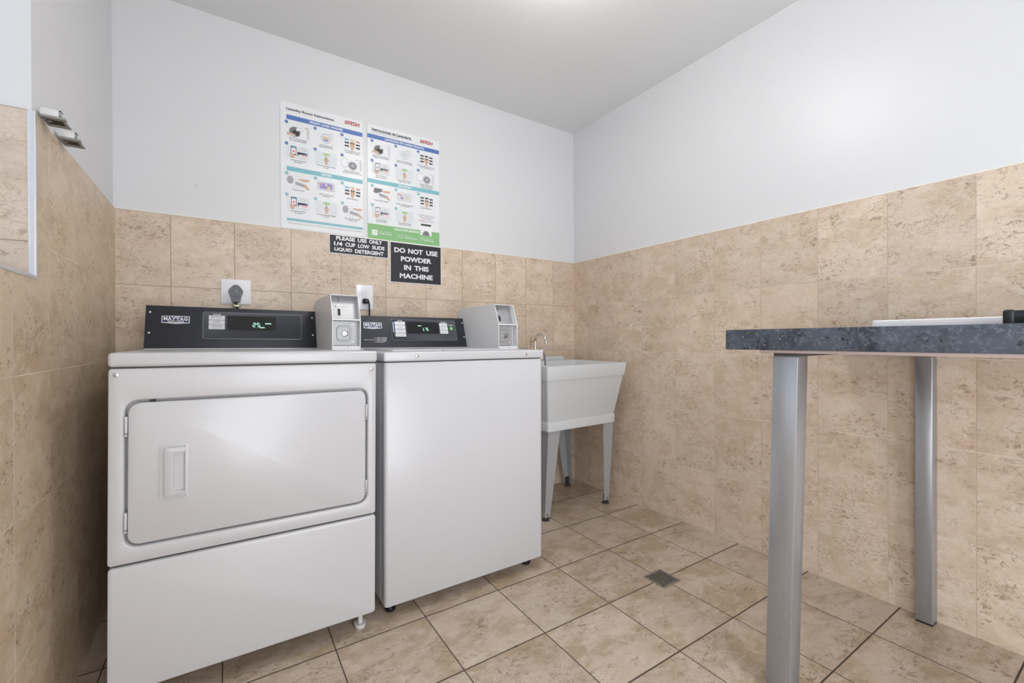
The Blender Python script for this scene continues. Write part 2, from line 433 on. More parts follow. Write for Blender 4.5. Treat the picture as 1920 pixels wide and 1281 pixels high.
# left wall with its window opening
WY0, WY1, WZ0, WZ1 = -1.95, -.883, 1.136, 2.30
JD = .20
VY0, VY1, VZ0, VZ1 = -3.60, -2.45, .10, 1.50      # opening added behind the camera to let in fill light
b = MB()
for (y0, y1, z0, z1) in ((YF, VY0, 0, CEIL), (VY1, WY0, 0, CEIL), (VY0, VY1, 0, VZ0), (VY0, VY1, VZ1, CEIL), (WY1, .006, 0, CEIL), (WY0, WY1, 0, WZ0), (WY0, WY1, WZ1, CEIL)):
    b.box(XL - .25, XL - .006, y0, y1, z0, z1, 'wall')
wall_left = b.build('wall_left', kind='structure')
b = MB()
for (y0, y1, z0, z1) in ((YF, VY0, 0, TILE_TOP), (VY1, WY0, 0, TILE_TOP), (VY0, VY1, 0, VZ0), (WY1, 0, 0, TILE_TOP), (WY0, WY1, 0, WZ0)):
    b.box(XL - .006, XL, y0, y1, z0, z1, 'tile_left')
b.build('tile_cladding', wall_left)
b = MB()
b.box(XL - JD, XL, WY1 - .005, WY1 + .0005, WZ0, TILE_TOP, 'tile_jamb'); b.build('jamb_tile', wall_left)
b = MB()
b.box(XL - .012, XL + .0012, WY1 - .0065, WY1 + .0015, WZ0 - .006, TILE_TOP, 'alu', .0008)
b.box(XL - .010, XL + .0012, WY0, WY1 - .0065, WZ0 - .006, WZ0 + .003, 'alu', .0008)
tr = b.build('trim_1', kind='structure')

# window in the left wall (its reveal is what the photograph shows)
X0 = XL - .245; X1 = XL - JD
def window(name, y0, y1, z0, z1):
    b = MB()
    b.box(X0, X1, y0, y1, z0, z0 + .05, 'pvc', .003); b.box(X0, X1, y0, y1, z1 - .05, z1, 'pvc', .003)
    b.box(X0, X1, y0, y0 + .05, z0 + .05, z1 - .05, 'pvc', .003); b.box(X0, X1, y1 - .05, y1, z0 + .05, z1 - .05, 'pvc', .003)
    b.box(X0, X1, (y0 + y1) / 2 - .02, (y0 + y1) / 2 + .02, z0 + .05, z1 - .05, 'pvc', .003)
    win = b.build(name, kind='structure')
    b = MB(); b.box(X0 + .02, X0 + .026, y0 + .05, y1 - .05, z0 + .05, z1 - .05, 'glass'); b.build('pane', win)
gm, nt, pb = new_mat('clear_window_glass')
tr_ = N(nt, 'ShaderNodeBsdfTransparent'); gl = N(nt, 'ShaderNodeBsdfGlossy'); gl.inputs['Roughness'].default_value = .02; mx = N(nt, 'ShaderNodeMixShader'); mx.inputs[0].default_value = .08
nt.links.new(tr_.outputs[0], mx.inputs[1]); nt.links.new(gl.outputs[0], mx.inputs[2]); nt.links.new(mx.outputs[0], nt.nodes['Material Output'].inputs[0])
MT['glass'] = gm
window('window_1', WY0, WY1, WZ0, WZ1); window('added_fill_window', VY0, VY1, VZ0, VZ1)  # second window is added, unseen, only to admit fill light

# wall behind the camera with the open doorway the daylight comes through
DX0, DX1, DZ = -1.95, -.85, 2.08
b = MB()
for (x0, x1, z0, z1) in ((XL - .25, DX0, 0, CEIL), (DX1, .15, 0, CEIL), (DX0, DX1, DZ, CEIL)):
    b.box(x0, x1, YF - .15, YF - .006, z0, z1, 'wall')
wall_front = b.build('wall_front', kind='structure')
b = MB()
for (x0, x1) in ((XL, DX0), (DX1, 0)): b.box(x0, x1, YF - .006, YF, 0, TILE_TOP, 'tile_front')
b.build('tile_cladding', wall_front)
b = MB()
b.box(DX0 - .05, DX0, YF - .15, YF + .012, 0, DZ + .05, 'doorpaint', .003); b.box(DX1, DX1 + .05, YF - .15, YF + .012, 0, DZ + .05, 'doorpaint', .003)
b.box(DX0, DX1, YF - .15, YF + .012, DZ, DZ + .05, 'doorpaint', .003)
b.build('door_1', kind='structure')

# ceiling light just above the frame
LX, LY = -1.12, -1.25
lamp = thing('ceiling_light', 'round flush ceiling light with opal dome lighting the laundry room', 'ceiling light', (LX, LY, CEIL))
b = MB(); b.cyl((LX, LY, CEIL - .018), (0, 0, 1), .175, .018, 'pvc', 48); b.build('base', lamp)
b = MB(); b.cyl((LX, LY, CEIL - .060), (0, 0, 1), .03, .044, 'pvc', 20); b.build('stem', lamp)
b = MB(); rings = []
for k in range(1, 16):
    t = pi * k / 16; rings.append([(LX + .150 * sin(t) * cos(a), LY + .150 * sin(t) * sin(a), CEIL - .120 + .065 * cos(t)) for a in [2 * pi * j / 40 for j in range(40)]])
b.loft(rings, 'lampglass'); b.build('diffuser', lamp)

# ------------------------------------------------------------------ shared machine parts
def screw(mb, c, n, r=.006, mat='screw'):
    n = Vector(n).normalized(); c = Vector(c); mb.cyl(c, n, r, r * .55, mat, 14, bev=r * .35)
    mb.cyl(c + n * r * .5, n, r * .28, r * .08, 'mgrey', 6)

def console(root, x0, x1, y0, z0, y1, z1, yback, washer):
    L = hypot(y1 - y0, z1 - z0); V = Vector((0, (y1 - y0) / L, (z1 - z0) / L)); U = Vector((1, 0, 0)); Nn = Vector((0, -(z1 - z0) / L, (y1 - y0) / L))
    b = MB(); b.prism([(y0, z0), (yback, z0), (yback, z1), (y1, z1)], 'x', x0, x1, 'charcoal', .0015, 2)
    con = b.build('control_panel', root); con['label'] = 'sloping charcoal control panel'
    mk = lambda mb: Print(mb, (0, y0, z0), U, V, Nn)
    # bezel
    bx0, bx1, by0, by1 = (-1.404, -1.060, .0325, .1465) if washer else (-2.1465, -1.791, .0355, .1545)
    b = MB(); pr = mk(b); R = []
    for (ins, h) in ((0, 0), (.0012, .0035), (.0035, .0040), (.0060, .0018)):
        R.append([pr.P(x, y, h) for x, y in rrect(bx0 + ins, bx1 - ins, by0 + ins, by1 - ins, .010 - ins * .6, 5)])
    b.loft(R, 'bezel', cap0=False, cap1=True, mats=['bezel', 'bezel', 'bezel', 'charcoal2']); b.build('bezel', con)
    # badge
    gx0, gx1, gy0, gy1 = (-1.529, -1.4445, .0965, .1245) if washer else (-2.270, -2.1845, .102, .130)
    b = MB(); pr = mk(b); mxx = (gx0 + gx1) / 2
    out = [(gx0, gy0), (mxx, gy0 - .004), (gx1, gy0), (gx1, gy1), (mxx, gy1 + .001), (gx0, gy1)]
    b.loft([[pr.P(x, y, 0) for x, y in out], [pr.P(x, y, .002) for x, y in out]], 'silver', cap0=False)
    pr.rect(gx0 + .003, gx1 - .003, gy0 + .0025, gy1 - .0025, 'navy', .0023)
    h = .0028; tx0, tx1, ty0, ty1 = gx0 + .006, gx1 - .006, gy0 + .0095, gy1 - .0045
    word = 'MAYTAG'; cw = (tx1 - tx0) / 6
    for k, ch in enumerate(word):
        a = tx0 + k * cw
        pr.text(ch, a + cw * .03, a + cw * .97, ty0, ty1, 'white', .035, h)
        for (sx0, sx1) in {'M': ((-.04, .36), (.64, 1.04)), 'A': ((-.06, .36), (.64, 1.06)), 'Y': ((.28, .72),), 'T': ((.28, .72),), 'G': ()}[ch]:
            pr.rect(a + cw * sx0, a + cw * sx1, ty0, ty0 + .0022, 'white', h)
        if ch in 'MY':
            for (sx0, sx1) in ((-.04, .32), (.68, 1.04)): pr.rect(a + cw * sx0, a + cw * sx1, ty1 - .0022, ty1, 'white', h)
        if ch == 'T':
            for sx0 in (-.02, .88): pr.rect(a + cw * sx0, a + cw * (sx0 + .14), ty1 - .007, ty1, 'white', h)
    pr.rect(mxx - .024, mxx + .024, gy0 + .0022, gy0 + .0078, 'silver', .0026)
    pr.text('COMMERCIAL', mxx - .022, mxx + .022, gy0 + .003, gy0 + .0070, 'navy', .03, h)
    b.build('badge', con)
    # display
    dx0, dx1, dy0, dy1 = (-1.3225, -1.157, .0725, .131) if washer else (-2.0625, -1.891, .0775, .1377)
    b = MB(); pr = mk(b)
    b.loft([[pr.P(x, y, hh) for x, y in rrect(dx0, dx1, dy0, dy1, .002, 2)] for hh in (.0018, .0034)], 'display', cap0=False)
    if washer:
        x = -1.2400
        pr.line(x, .0865, x, .100, .0016, 'led', .0038); pr.line(x, .0865, x + .004, .0865, .0016, 'led', .0038)
        digit(pr, '7', -1.2315, .0865, .0065, .0150, .0016, 'led', .0038); digit(pr, '5', -1.2215, .0865, .0070, .0150, .0016, 'led', .0038)
        pr.text('PRICE', -1.2664, -1.2499, .1093, .1142, 'led', .02, .0038)
    else:
        digit(pr, '2', -1.9748, .0920, .0100, .0160, .0018, 'led', .0038); digit(pr, '5', -1.9600, .0920, .0100, .0160, .0018, 'led', .0038)
        pr.text('MINUTES', -1.9504, -1.9331, .0866, .0905, 'led', .03, .0038)
        pr.text('SELECTED', -1.9307, -1.9086, .1040, .1083, 'led', .03, .0038)
        pr.rect(-2.053, -2.0475, .1186, .1192, 'grey', .0038)
    d = b.build('display', con)
    # membrane labels
    def label(x0_, x1_, y0_, y1_, big, small, bar=None):
        b = MB(); pr = mk(b)
        b.loft([[pr.P(x, y, hh) for x, y in rrect(x0_, x1_, y0_, y1_, .001, 1)] for hh in (.0018, .0026)], 'white' if washer else 'silver', cap0=False)
        c = (x0_ + x1_) / 2 + (.002 if bar else 0); H = y1_ - y0_
        if small:
            pr.tline(big, c, y0_ + H * .52, H * .26, 'mgrey', .01, (x1_ - x0_) * .72, .003); pr.tline(small, c, y0_ + H * .18, H * .18, 'grey', 0, (x1_ - x0_) * .6, .003)
        else: pr.tline(big, c, y0_ + H * .36, H * .28, 'mgrey', .01, (x1_ - x0_) * .75, .003)
        if bar: pr.rect(x0_, x0_ + .004, y0_, y1_, bar, .0032)
        b.build('cycle_button', con)
    if washer:
        for k, (t1, t2, bar) in enumerate((('WHITES', 'HOT', 'blue'), ('COLORS', '', 'blue'), ('DELICATES', 'COLD', 'blue'), ('QUICK WASH', '', 'green'))):
            yy = .132 - k * .0197; label(-1.3858, -1.3315, yy - .0172, yy, t1, t2, bar)
        for k, t1 in enumerate(('EXTRA RINSE', 'DEEP FILL', 'HEAVY SOIL')):
            yy = .1285 - k * .0195; label(-1.1508, -1.1075, yy - .017, yy, t1, '')
        b = MB(); pr = mk(b)
        pr.text('CYCLES', -1.3689, -1.3444, .1343, .1395, 'white', .03, .0024); b.build('printed_legend', con); b = MB(); pr.mb = b
        pr.text('OPTIONS', -1.142, -1.1147, .1309, .1360, 'white', .03, .0024); b.build('printed_legend', con); b = MB(); pr.mb = b
        pr.text('START', -1.0994, -1.0755, .1152, .1210, 'white', .03, .0024); b.build('printed_legend', con); b = MB(); pr.mb = b
        pr.text('INSTRUCTIONS', -1.5320, -1.4927, .0378, .0410, 'white', .02, .0006); pr.rect(-1.4868, -1.4860, .0255, .0525, 'white', .0006)
        for k, t in enumerate(('1  Select CYCLE', '2  Select OPTIONS', '3  Insert PAYMENT', '4  Press START')):
            pr.text(t, -1.4800, -1.4276 - (0, 0, 0, .010)[k], .0475 - k * .0072, .0520 - k * .0072, 'white', .02, .0006)
        b.build('printed_legend', con); b = MB(); pr.mb = b
        pr.rect(-1.3925, -1.3885, .077, .1295, 'lgrey', .0022); b.build('temperature_bar', con)
        b = MB(); pr = mk(b); c = pr.P(-1.0875, .1001, .0018); b.cyl(c, Nn, .0088, .0018, 'startgreen', 24, bev=.0006); b.build('start_button', con)
        sc = [(-1.018, .134), (-1.019, .0555), (-1.588, .134), (-1.588, .0555)]
    else:
        for k, (t1, t2) in enumerate((('HEAVY DUTY', 'HIGH HEAT'), ('NORMAL', 'MEDIUM HEAT'), ('DELICATES', 'LOW HEAT'))):
            yy = .1368 - k * .0199; label(-2.1242, -2.0711, yy - .0182, yy, t1, t2)
        b = MB(); pr = mk(b); pr.text('CYCLES', -2.1098, -2.0851, .1390, .1442, 'white', .03, .0024); b.build('printed_legend', con)
        sc = [(-2.305, .1441), (-2.305, .0621), (-1.749, .1401), (-1.7496, .0596)]
    for (x, y) in sc:
        b = MB(); pr = mk(b); screw(b, pr.P(x, y, -.0005), Nn, .0042); b.build('screw', con)
    return con

def coin_box(root, x0, x1, yf, yt, yb, zb, zm, zt, ztb):
    """coin meter: five-sided housing with a deep open front"""
    D = .040; T = .003
    box = MB()
    side = [(yf, zb), (yb, zb), (yb, zt - .022), (yb + .0 - .075, zt + .0), (yt, zt), (yf, zm)]
    for a in (x0, x1 - T): box.prism(side, 'x', a, a + T, 'enamel2', .0006, 1)
    core = [(yf + D, zb), (yb, zb), (yb, zt - .022), (yb - .075, zt), (yt + D * .85, zt), (yf + D, zm)]
    box.prism(core, 'x', x0 + T, x1 - T, 'enamel2')
    box.prism([(yt, zt), (yt + D, zt), (yt + D, zt - T), (yt + .001, zt - T)], 'x', x0 + T, x1 - T, 'enamel2')
    box.prism([(yf, zm), (yf + D, zm), (yf + D, zm - .003), (yf, zm - .005)], 'x', x0 + T, x1 - T, 'enamel2', .0006, 1)
    box.box(x0 + T, x1 - T, yf, yf + D, zb, zb + .015, 'enamel2', .0008, 1)
    hs = box.build('coin_meter', root); hs['label'] = 'white coin meter housing'
    W = x1 - x0
    # slot plate, upright in the upper recess
    b = MB(); yp0 = yf + D - .001; yp1 = yt + D * .85 - .001
    L = hypot(yp1 - yp0, zt - zm); V = Vector((0, (yp1 - yp0) / L, (zt - zm) / L)); Nn = Vector((0, -V.z, V.y))
    pr = Print(b, (x0, yp0, zm), (1, 0, 0), V, Nn)
    px0, px1, py0, py1 = .004, W - .004, .002, L - .004
    b.loft([[pr.P(x, y, h) for x, y in rrect(px0, px1, py0, py1, .001, 1)] for h in (0, .0018)], 'steel', cap0=False)
    pr.text('QUARTERS', .046, .070, L * .80, L * .80 + .005, 'grey', .02, .0022)
    pr.text('COIN', .050, .062, L * .56, L * .56 + .0035, 'grey', .01, .0022); pr.text('RETURN', .046, .066, L * .49, L * .49 + .0035, 'grey', .01, .0022)
    sp = b.build('slot_plate', hs); sp['label'] = 'brushed steel coin slot plate'
    b = MB(); pr.mb = b; pr.poly([(.0335, L * .70), (.0355, L * .70), (.0350, L * .93), (.0335, L * .93)], 'darkmetal', .0023); b.build('coin_slot', sp)
    b = MB(); pr.mb = b; b.cyl(pr.P(.0275, L * .53, .0018), Nn, .0055, .006, 'chrome', 16, bev=.0015); b.build('return_button', sp)
    b = MB(); pr.mb = b; b.loft([[pr.P(x, y, h) for x, y in rrect(.0290, .0385, L * .14, L * .42, .001, 1)] for h in (.0018, .0030)], 'darkmetal', cap0=False)
    pr.rect(.030, .037, L * .09, L * .14, 'silver', .0026); b.build('coin_return', sp)
    # lock plate
    b = MB(); pr = Print(b, (x0, yf + D, zb), (1, 0, 0), (0, 0, 1), (0, -1, 0)); H = zm - zb
    b.loft([[pr.P(x, y, h) for x, y in rrect(.004, W - .014, .018, H - .008, .002, 2)] for h in (0, .010, .012)], 'castmetal', cap0=False)
    R = []
    for (ins, h) in ((0, .012), (.002, .0155), (.006, .0155), (.009, .006)):
        R.append([pr.P(x, y, h) for x, y in rrect(.020 + ins, .076 - ins, .034 + ins, .094 - ins, .016 - ins * .6, 5)])
    b.loft(R, 'castmetal', cap0=False, cap1=True)
    lp = b.build('lock_plate', hs); lp['label'] = 'cast metal coin vault door'
    b = MB(); c = pr.P(.052, .063, .006); Nn = Vector((0, -1, 0))
    b.cyl(c, Nn, .0165, .005, 'chrome', 24, bev=.001); b.cyl(c + Nn * .005, Nn, .0125, .004, 'brasslock', 20, bev=.001); b.cyl(c + Nn * .009, Nn, .0062, .003, 'chrome', 16)
    b.box(c.x - .0012, c.x + .0012, c.y - .0135, c.y - .0125, c.z - .006, c.z + .001, 'darkmetal'); b.build('lock', lp)
    for (x, y) in ((W - .021, .030), (W - .021, H - .018)):
        b = MB(); b.cyl(pr.P(x, y, .012), (0, -1, 0), .0042, .003, 'chrome', 14, bev=.001); b.build('screw', lp)
    b = MB(); b.cyl((x0 + W * .55, yf, zb + .0095), (0, -1, 0), .002, .0006, 'mgrey', 8); b.build('pin', hs)
    return hs

# ------------------------------------------------------------------ dryer
DR = thing('clothes_dryer', 'white coin-operated dryer with large front door and black panel reading 25, nearest the left wall', 'dryer', (-1.98, -.48, 0))
fx0, fx1, fy = -2.3210, -1.6380, -.846
b = MB(); b.box(fx0 + .004, fx1 - .004, fy + .030, -.105, .066, .910, 'enamel', .003); b.build('cabinet', DR)
b = MB(); b.box(fx0 - .001, fx1 + .003, fy - .004, -.100, .915, .9525, 'enamel', .009, 5); b.build('top', DR)
b = MB()
oz0, oz1, ox0, ox1 = .4420, .8270, -2.2875, -1.6665
n = 6
outer = rrect(fx0, fx1, .4005, .9115, .008, n)
def ring_y(o, y): return [(p[0], y, p[1]) for p in o]
R = [ring_y(rrect(fx0, fx1, .4005, .9115, .008, n), fy + .031), ring_y(rrect(fx0, fx1, .4005, .9115, .008, n), fy + .005), ring_y(rrect(fx0 + .0015, fx1 - .0015, .402, .910, .008, n), fy + .0015), ring_y(rrect(fx0 + .005, fx1 - .005, .4055, .9065, .007, n), fy)]
for (e, y) in ((.0055, fy), (.003, fy + .0008), (.001, fy + .003), (0, fy + .006), (0, fy + .027)):
    R.append(ring_y(rrect(ox0 - e, ox1 + e, oz0 - e, oz1 + e, .030 + e, n), y))
b.loft(R, 'enamel', cap0=False, cap1=True, mats=[None] * 8 + [None])
b.build('front_panel', DR)
b = MB(); b.loft([ring_y(rrect(fx0 + .001, fx1, .064, .3945, .008, n), y) for y in (fy + .031, fy + .004)] + [ring_y(rrect(fx0 + .0025, fx1 - .0015, .0655, .392, .008, n), fy + .001), ring_y(rrect(fx0 + .008, fx1 - .007, .071, .386, .006, n), fy - .0005)], 'enamel'); b.build('kick_panel', DR)
b = MB(); b.box(fx0 + .01, fx1 - .01, fy + .012, fy + .021, .393, .402, 'gap'); b.build('seam_shade', DR)  # dark strip standing in for shade between the panels
b = MB(); b.box(fx0 + .006, fx1 - .006, fy + .006, fy + .021, .910, .916, 'gap'); b.build('seam_shade', DR)
# door
dx0, dx1, dz0, dz1 = -2.2810, -1.6725, .4480, .8205
b = MB(); b.loft([ring_y(rrect(dx0, dx1, dz0, dz1, .026, n), fy + .026), ring_y(rrect(dx0, dx1, dz0, dz1, .026, n), fy + .002), ring_y(rrect(dx0 + .001, dx1 - .001, dz0 + .001, dz1 - .001, .026, n), fy - .0010), ring_y(rrect(dx0 + .004, dx1 - .004, dz0 + .004, dz1 - .004, .024, n), fy - .0025)], 'enamel')
door = b.build('door', DR)
hx0, hx1, hz0, hz1 = -2.2155, -2.1540, .552, .703
b = MB(); yd = fy - .0025
b.loft([ring_y(rrect(hx0 + e, hx1 - e, hz0 + e, hz1 - e, .004, 2), y) for e, y in ((0, yd), (0, yd - .0025), (.0045, yd - .0030), (.0055, yd - .001), (.008, yd - .001))], 'enamel', cap0=False, cap1=True)
# raised body with scooped pocket opening to the right
g0, g1, gz0, gz1 = hx0 + .0085, hx1 - .004, hz0 + .010, hz1 - .008
px0_, px1_, pz0, pz1 = hx0 + .030, hx1 - .0065, hz0 + .024, hz1 - .022
b.loft([ring_y(rrect(g0, g1, gz0, gz1, .004, 3), yd - .001), ring_y(rrect(g0 + .001, g1 - .001, gz0 + .001, gz1 - .001, .004, 3), yd - .007), ring_y(rrect(g0 + .004, g1 - .003, gz0 + .004, gz1 - .004, .004, 3), yd - .009),
        ring_y(rrect(px0_, px1_, pz0, pz1, .002, 3), yd - .0085), ring_y(rrect(px0_ + .003, px1_ - .001, pz0 + .003, pz1 - .003, .002, 3), yd + .0140)], 'enamel', cap0=False, cap1=True)
b.build('handle', door)
for (x, z) in ((-1.6705, .748), (-1.6705, .494), (-2.2845, .760), (-2.2845, .509)):
    b = MB(); w = .0032 if x > -2 else .0028
    b.box(x - w, x + w, fy - .006, fy + .008, z - .026, z + .026, 'enamel' if x < -2 else 'castmetal', .001, 2)
    b.box(x - w - .0004, x + w + .0004, fy - .0066, fy + .002, z - .020, z - .017, 'mgrey'); b.build('hinge', door)
b = MB(); b.box(-2.236, -2.226, fy + .004, fy + .024, .822, .826, 'darkmetal'); b.build('door_catch', DR)
for (x, z) in ((-2.3050, .895), (-1.6545, .892)):
    b = MB(); screw(b, (x, fy, z), (0, -1, 0), .0065); b.build('screw', DR)
for (x, y) in ((-2.285, -.80), (-1.676, -.800), (-2.285, -.15), (-1.676, -.15)):
    dzt = -(x + 1.98) * .0100
    b = MB(); b.cyl((x, y, .0005 - dzt), (0, 0, 1), .017, .014, 'pvc', 20, r2=.020); b.cyl((x, y, .014 - dzt), (0, 0, 1), .008, .055 + dzt, 'pvc', 12); b.build('foot', DR)
console(DR, -2.3175, -1.7350, -.292, .9555, -.236, 1.1175, -.15, False)
b = MB(); b.box(-2.3160, -1.7350, -.296, -.15, .9520, .9565, 'enamel', .001, 1); b.build('console_base', DR)
coin_box(DR, -1.7355, -1.6310, -.613, -.572, -.20, .9520, 1.0700, 1.1655, 1.18)
b = MB(); b.prism([(-.300, .9525), (-.15, .9525), (-.15, 1.1165), (-.242, 1.1165)], 'x', -1.7345, -1.632, 'enamel2'); b.build('end_panel', DR)
DR.rotation_euler = (0, .0100, 0)

# ------------------------------------------------------------------ washer
WS = thing('washing_machine', 'white top-load coin-operated washer with plain front, between the dryer and the sink', 'washing machine', (-1.255, -.47, 0))
wx0, wx1, wy = -1.5990, -.9130, -.830
b = MB(); b.box(wx0 + .002, wx1 - .002, wy + .030, -.095, .046, .9045, 'enamel', .002, 2); b.box(wx0 + .010, wx0 + .020, wy + .012, wy + .034, .044, .9045, 'enamel', .001, 1); b.build('cabinet', WS)
b = MB(); b.loft([[(p[0], p[1], z) for p in rr] for rr, z in ((rrect(wx0 + .001, wx1 - .001, wy + .001, wy + .045, .0115, 5), .0480), (rrect(wx0, wx1, wy, wy + .045, .012, 5), .0500), (rrect(wx0, wx1, wy, wy + .045, .012, 5), .9030), (rrect(wx0 + .001, wx1 - .001, wy + .001, wy + .045, .0115, 5), .9045))], 'enamel'); b.build('front_panel', WS)
b = MB(); b.box(wx0 + .010, wx1 - .010, wy + .012, -.10, .9040, .9090, 'gap'); b.build('seam_shade', WS)  # dark slab painting the shade under the washer top
b = MB(); b.box(wx0 - .004, wx1 + .006, wy - .004, -.090, .9080, .9425, 'enamel', .007, 4); b.build('top', WS)
b = MB(); b.box(wx0 + .05, wx1 - .16, wy + .07, -.355, .9415, .9485, 'enamel', .003, 3); b.box(wx0 + .25, wx1 - .33, wy + .055, wy + .075, .9425, .9475, 'enamel', .002, 2); b.build('lid', WS)
for (x, z) in ((-1.482, .9265), (-1.0030, .9245)):
    b = MB(); screw(b, (x, wy - .004, z), (0, -1, 0), .0066); b.build('screw', WS)
for (x, y) in ((-1.56, -.765), (-.955, -.765), (-1.56, -.14), (-.955, -.14)):
    dzt = -(x + 1.255) * .004
    b = MB(); b.cyl((x, y, .0005 - dzt), (0, 0, 1), .018, .010, 'black', 20, r2=.020); b.cyl((x, y, .010 - dzt), (0, 0, 1), .008, .040 + dzt, 'screw', 12); b.build('foot', WS)
console(WS, -1.5950, -1.0090, -.315, .9495, -.264, 1.1000, -.14, True)
b = MB(); b.box(-1.5950, -1.0090, -.318, -.14, .9420, .9505, 'enamel', .001, 1); b.build('console_base', WS)
coin_box(WS, -1.0115, -.9060, -.630, -.590, -.195, .9420, 1.0600, 1.1535, 1.16)
b = MB(); b.prism([(-.322, .9425), (-.14, .9425), (-.14, 1.099), (-.268, 1.099)], 'x', -1.0085, -.907, 'enamel2'); b.build('end_panel', WS)
WS.rotation_euler = (0, .0040, 0)

# ------------------------------------------------------------------ laundry sink
SK = thing('laundry_sink', 'white plastic floor-standing laundry tub on four tapered grey legs in the room corner', 'laundry sink', (-.38, -.29, 0))
def rz(x0, x1, y0, y1, r, z): return [(p[0], p[1], z) for p in rrect(x0, x1, y0, y1, r, 4)]
b = MB()
sx0, sx1, sy0, sy1 = -.673, -.086, -.574, -.012
def lv(ix, iy, ib, z, r): return rz(sx0 + ix, sx1 - ix, sy0 + iy, sy1 - ib, r, z)
R = [lv(.046, .060, .030, .4960, .010), lv(.044, .058, .030, .4975, .012), lv(.043, .057, .030, .5440, .012), lv(.044, .058, .030, .5455, .012), lv(.0470, .0610, .032, .5465, .012), lv(.0120, .0160, .009, .7740, .012), lv(.0075, .0110, .004, .7750, .012), lv(.0070, .0105, .004, .7770, .012), lv(.0005, .0005, 0, .8450, .010), lv(.001, .001, .001, .8475, .010), lv(.004, .004, .004, .8485, .008)]
R += [rz(sx0 + .022, sx1 - .022, sy0 + .022, sy1 - .125, .030, .8485), rz(sx0 + .025, sx1 - .025, sy0 + .026, sy1 - .128, .030, .8450), rz(sx0 + .060, sx1 - .060, sy0 + .075, sy1 - .150, .040, .5650), rz(sx0 + .090, sx1 - .090, sy0 + .105, sy1 - .180, .040, .5550)]
b.loft(R, 'sink'); tub = b.build('tub', SK)
b = MB(); b.prism([(sx0 + .035, .8460), (sx1 - .030, .8460), (sx1 - .048, .8720), (sx0 + .053, .8720)], 'y', sy1 - .034, sy1 - .002, 'sink', .003, 2); b.build('backsplash', SK)
b = MB(); b.cyl((-.38, -.36, .5545), (0, 0, 1), .028, .002, 'chrome', 24); b.build('drain_strainer', SK)
def angle_leg(cx, cy, sxn, syn, fx, fy_):
    """L-section leg: corner top (cx,cy), corner foot (fx,fy_); flanges run inwards along sxn, syn"""
    b = MB(); zt, zb = .5000, .022; t = .004; wt, wb_ = .082, .036
    def L(x, y, w, z): return [(x, y, z), (x + sxn * w, y, z), (x + sxn * w, y + syn * t, z), (x + sxn * t, y + syn * t, z), (x + sxn * t, y + syn * w, z), (x, y + syn * w, z)]
    b.loft([L(fx, fy_, wb_, zb), L(cx, cy, wt, zt)], 'sinkleg'); lg = b.build('leg', SK, smooth=20)
    b = MB(); b.box(min(fx, fx + sxn * .034), max(fx, fx + sxn * .034), min(fy_ + syn * .005, fy_ + syn * .012), max(fy_ + syn * .005, fy_ + syn * .012), .004, .060, 'foot')
    b.cyl((fx + sxn * .016, fy_ + syn * .012, .0004), (0, 0, 1), .021, .006, 'foot', 18, r2=.018); b.build('foot', lg)
    b = MB(); b.cyl((fx + sxn * .016, fy_ + (-.0005 if syn > 0 else .0005), .036), (0, -syn, 0), .0045, .003, 'foot', 10, bev=.001); b.build('bolt', lg)
angle_leg(-.622, -.508, 1, 1, -.618, -.462)
angle_leg(-.137, -.508, -1, 1, -.136, -.462)
angle_leg(-.622, -.048, 1, -1, -.640, -.075)
angle_leg(-.137, -.048, -1, -1, -.118, -.072)

SK.rotation_euler = (0, -.010, 0)

FA = thing('sink_faucet', 'chrome gooseneck faucet with two lever handles on the laundry sink deck', 'faucet', (-.395, -.075, .8485))
b = MB(); b.loft([[(p[0], p[1], z) for p in rrect(-.395 - w, -.395 + w, -.075 - d, -.075 + d, .018, 5)] for w, d, z in ((.078, .024, .8487), (.076, .022, .860), (.072, .019, .863))], 'chrome'); b.cyl((-.395, -.075, .862), (0, 0, 1), .015, .057, 'chrome', 20, r2=.011, bev=.002); b.build('base_plate', FA)
b = MB(); pts = [(-.395, -.075, .905), (-.395, -.075, .972)]
for k in range(1, 13):
    t = radians(180 - k * 165 / 12); pts.append((-.395 + .004 * k / 12, -.128 - .053 * cos(t), .972 + .050 * sin(t)))
x_, y_, z_ = pts[-1]; pts.append((x_, y_ - .003, z_ - .014))
b.tube(pts, .0078, 'chrome', 14); b.tube([(x_, y_ - .002, z_ - .010), (x_, y_ - .005, z_ - .028)], .0100, 'chrome', 14); b.build('spout', FA)
for s in (-1, 1):
    cx = -.395 + s * .052
    b = MB(); b.cyl((cx, -.075, .862), (0, 0, 1), .013, .056, 'chrome', 18, r2=.009, bev=.003)
    b.tube(smoothpath([(cx, -.075, .922), (cx + s * .020, -.077, .931), (cx + s * .045, -.080, .936), (cx + s * .062, -.082, .934)], 4), [.006, .006, .0055, .0055, .005, .005, .0045, .0045, .0045, .005, .0055, .006, .005], 'chrome', 10)
    b.cyl((cx, -.075, .914), (0, 0, 1), .0085, .014, 'chrome', 16, bev=.003); b.build('handle', FA)

b = MB(); b.tube(smoothpath([(-.885, -.045, .60), (-.880, -.050, .82), (-.845, -.09, .918), (-.74, -.19, .928), (-.60, -.27, .922), (-.512, -.298, .913), (-.494, -.302, .893), (-.488, -.303, .835)], 8), .0046, 'wire', 10)
tag(b.build('drain_hose'), 'thin dark grey hose curving from behind the washer into the laundry sink', 'hose')

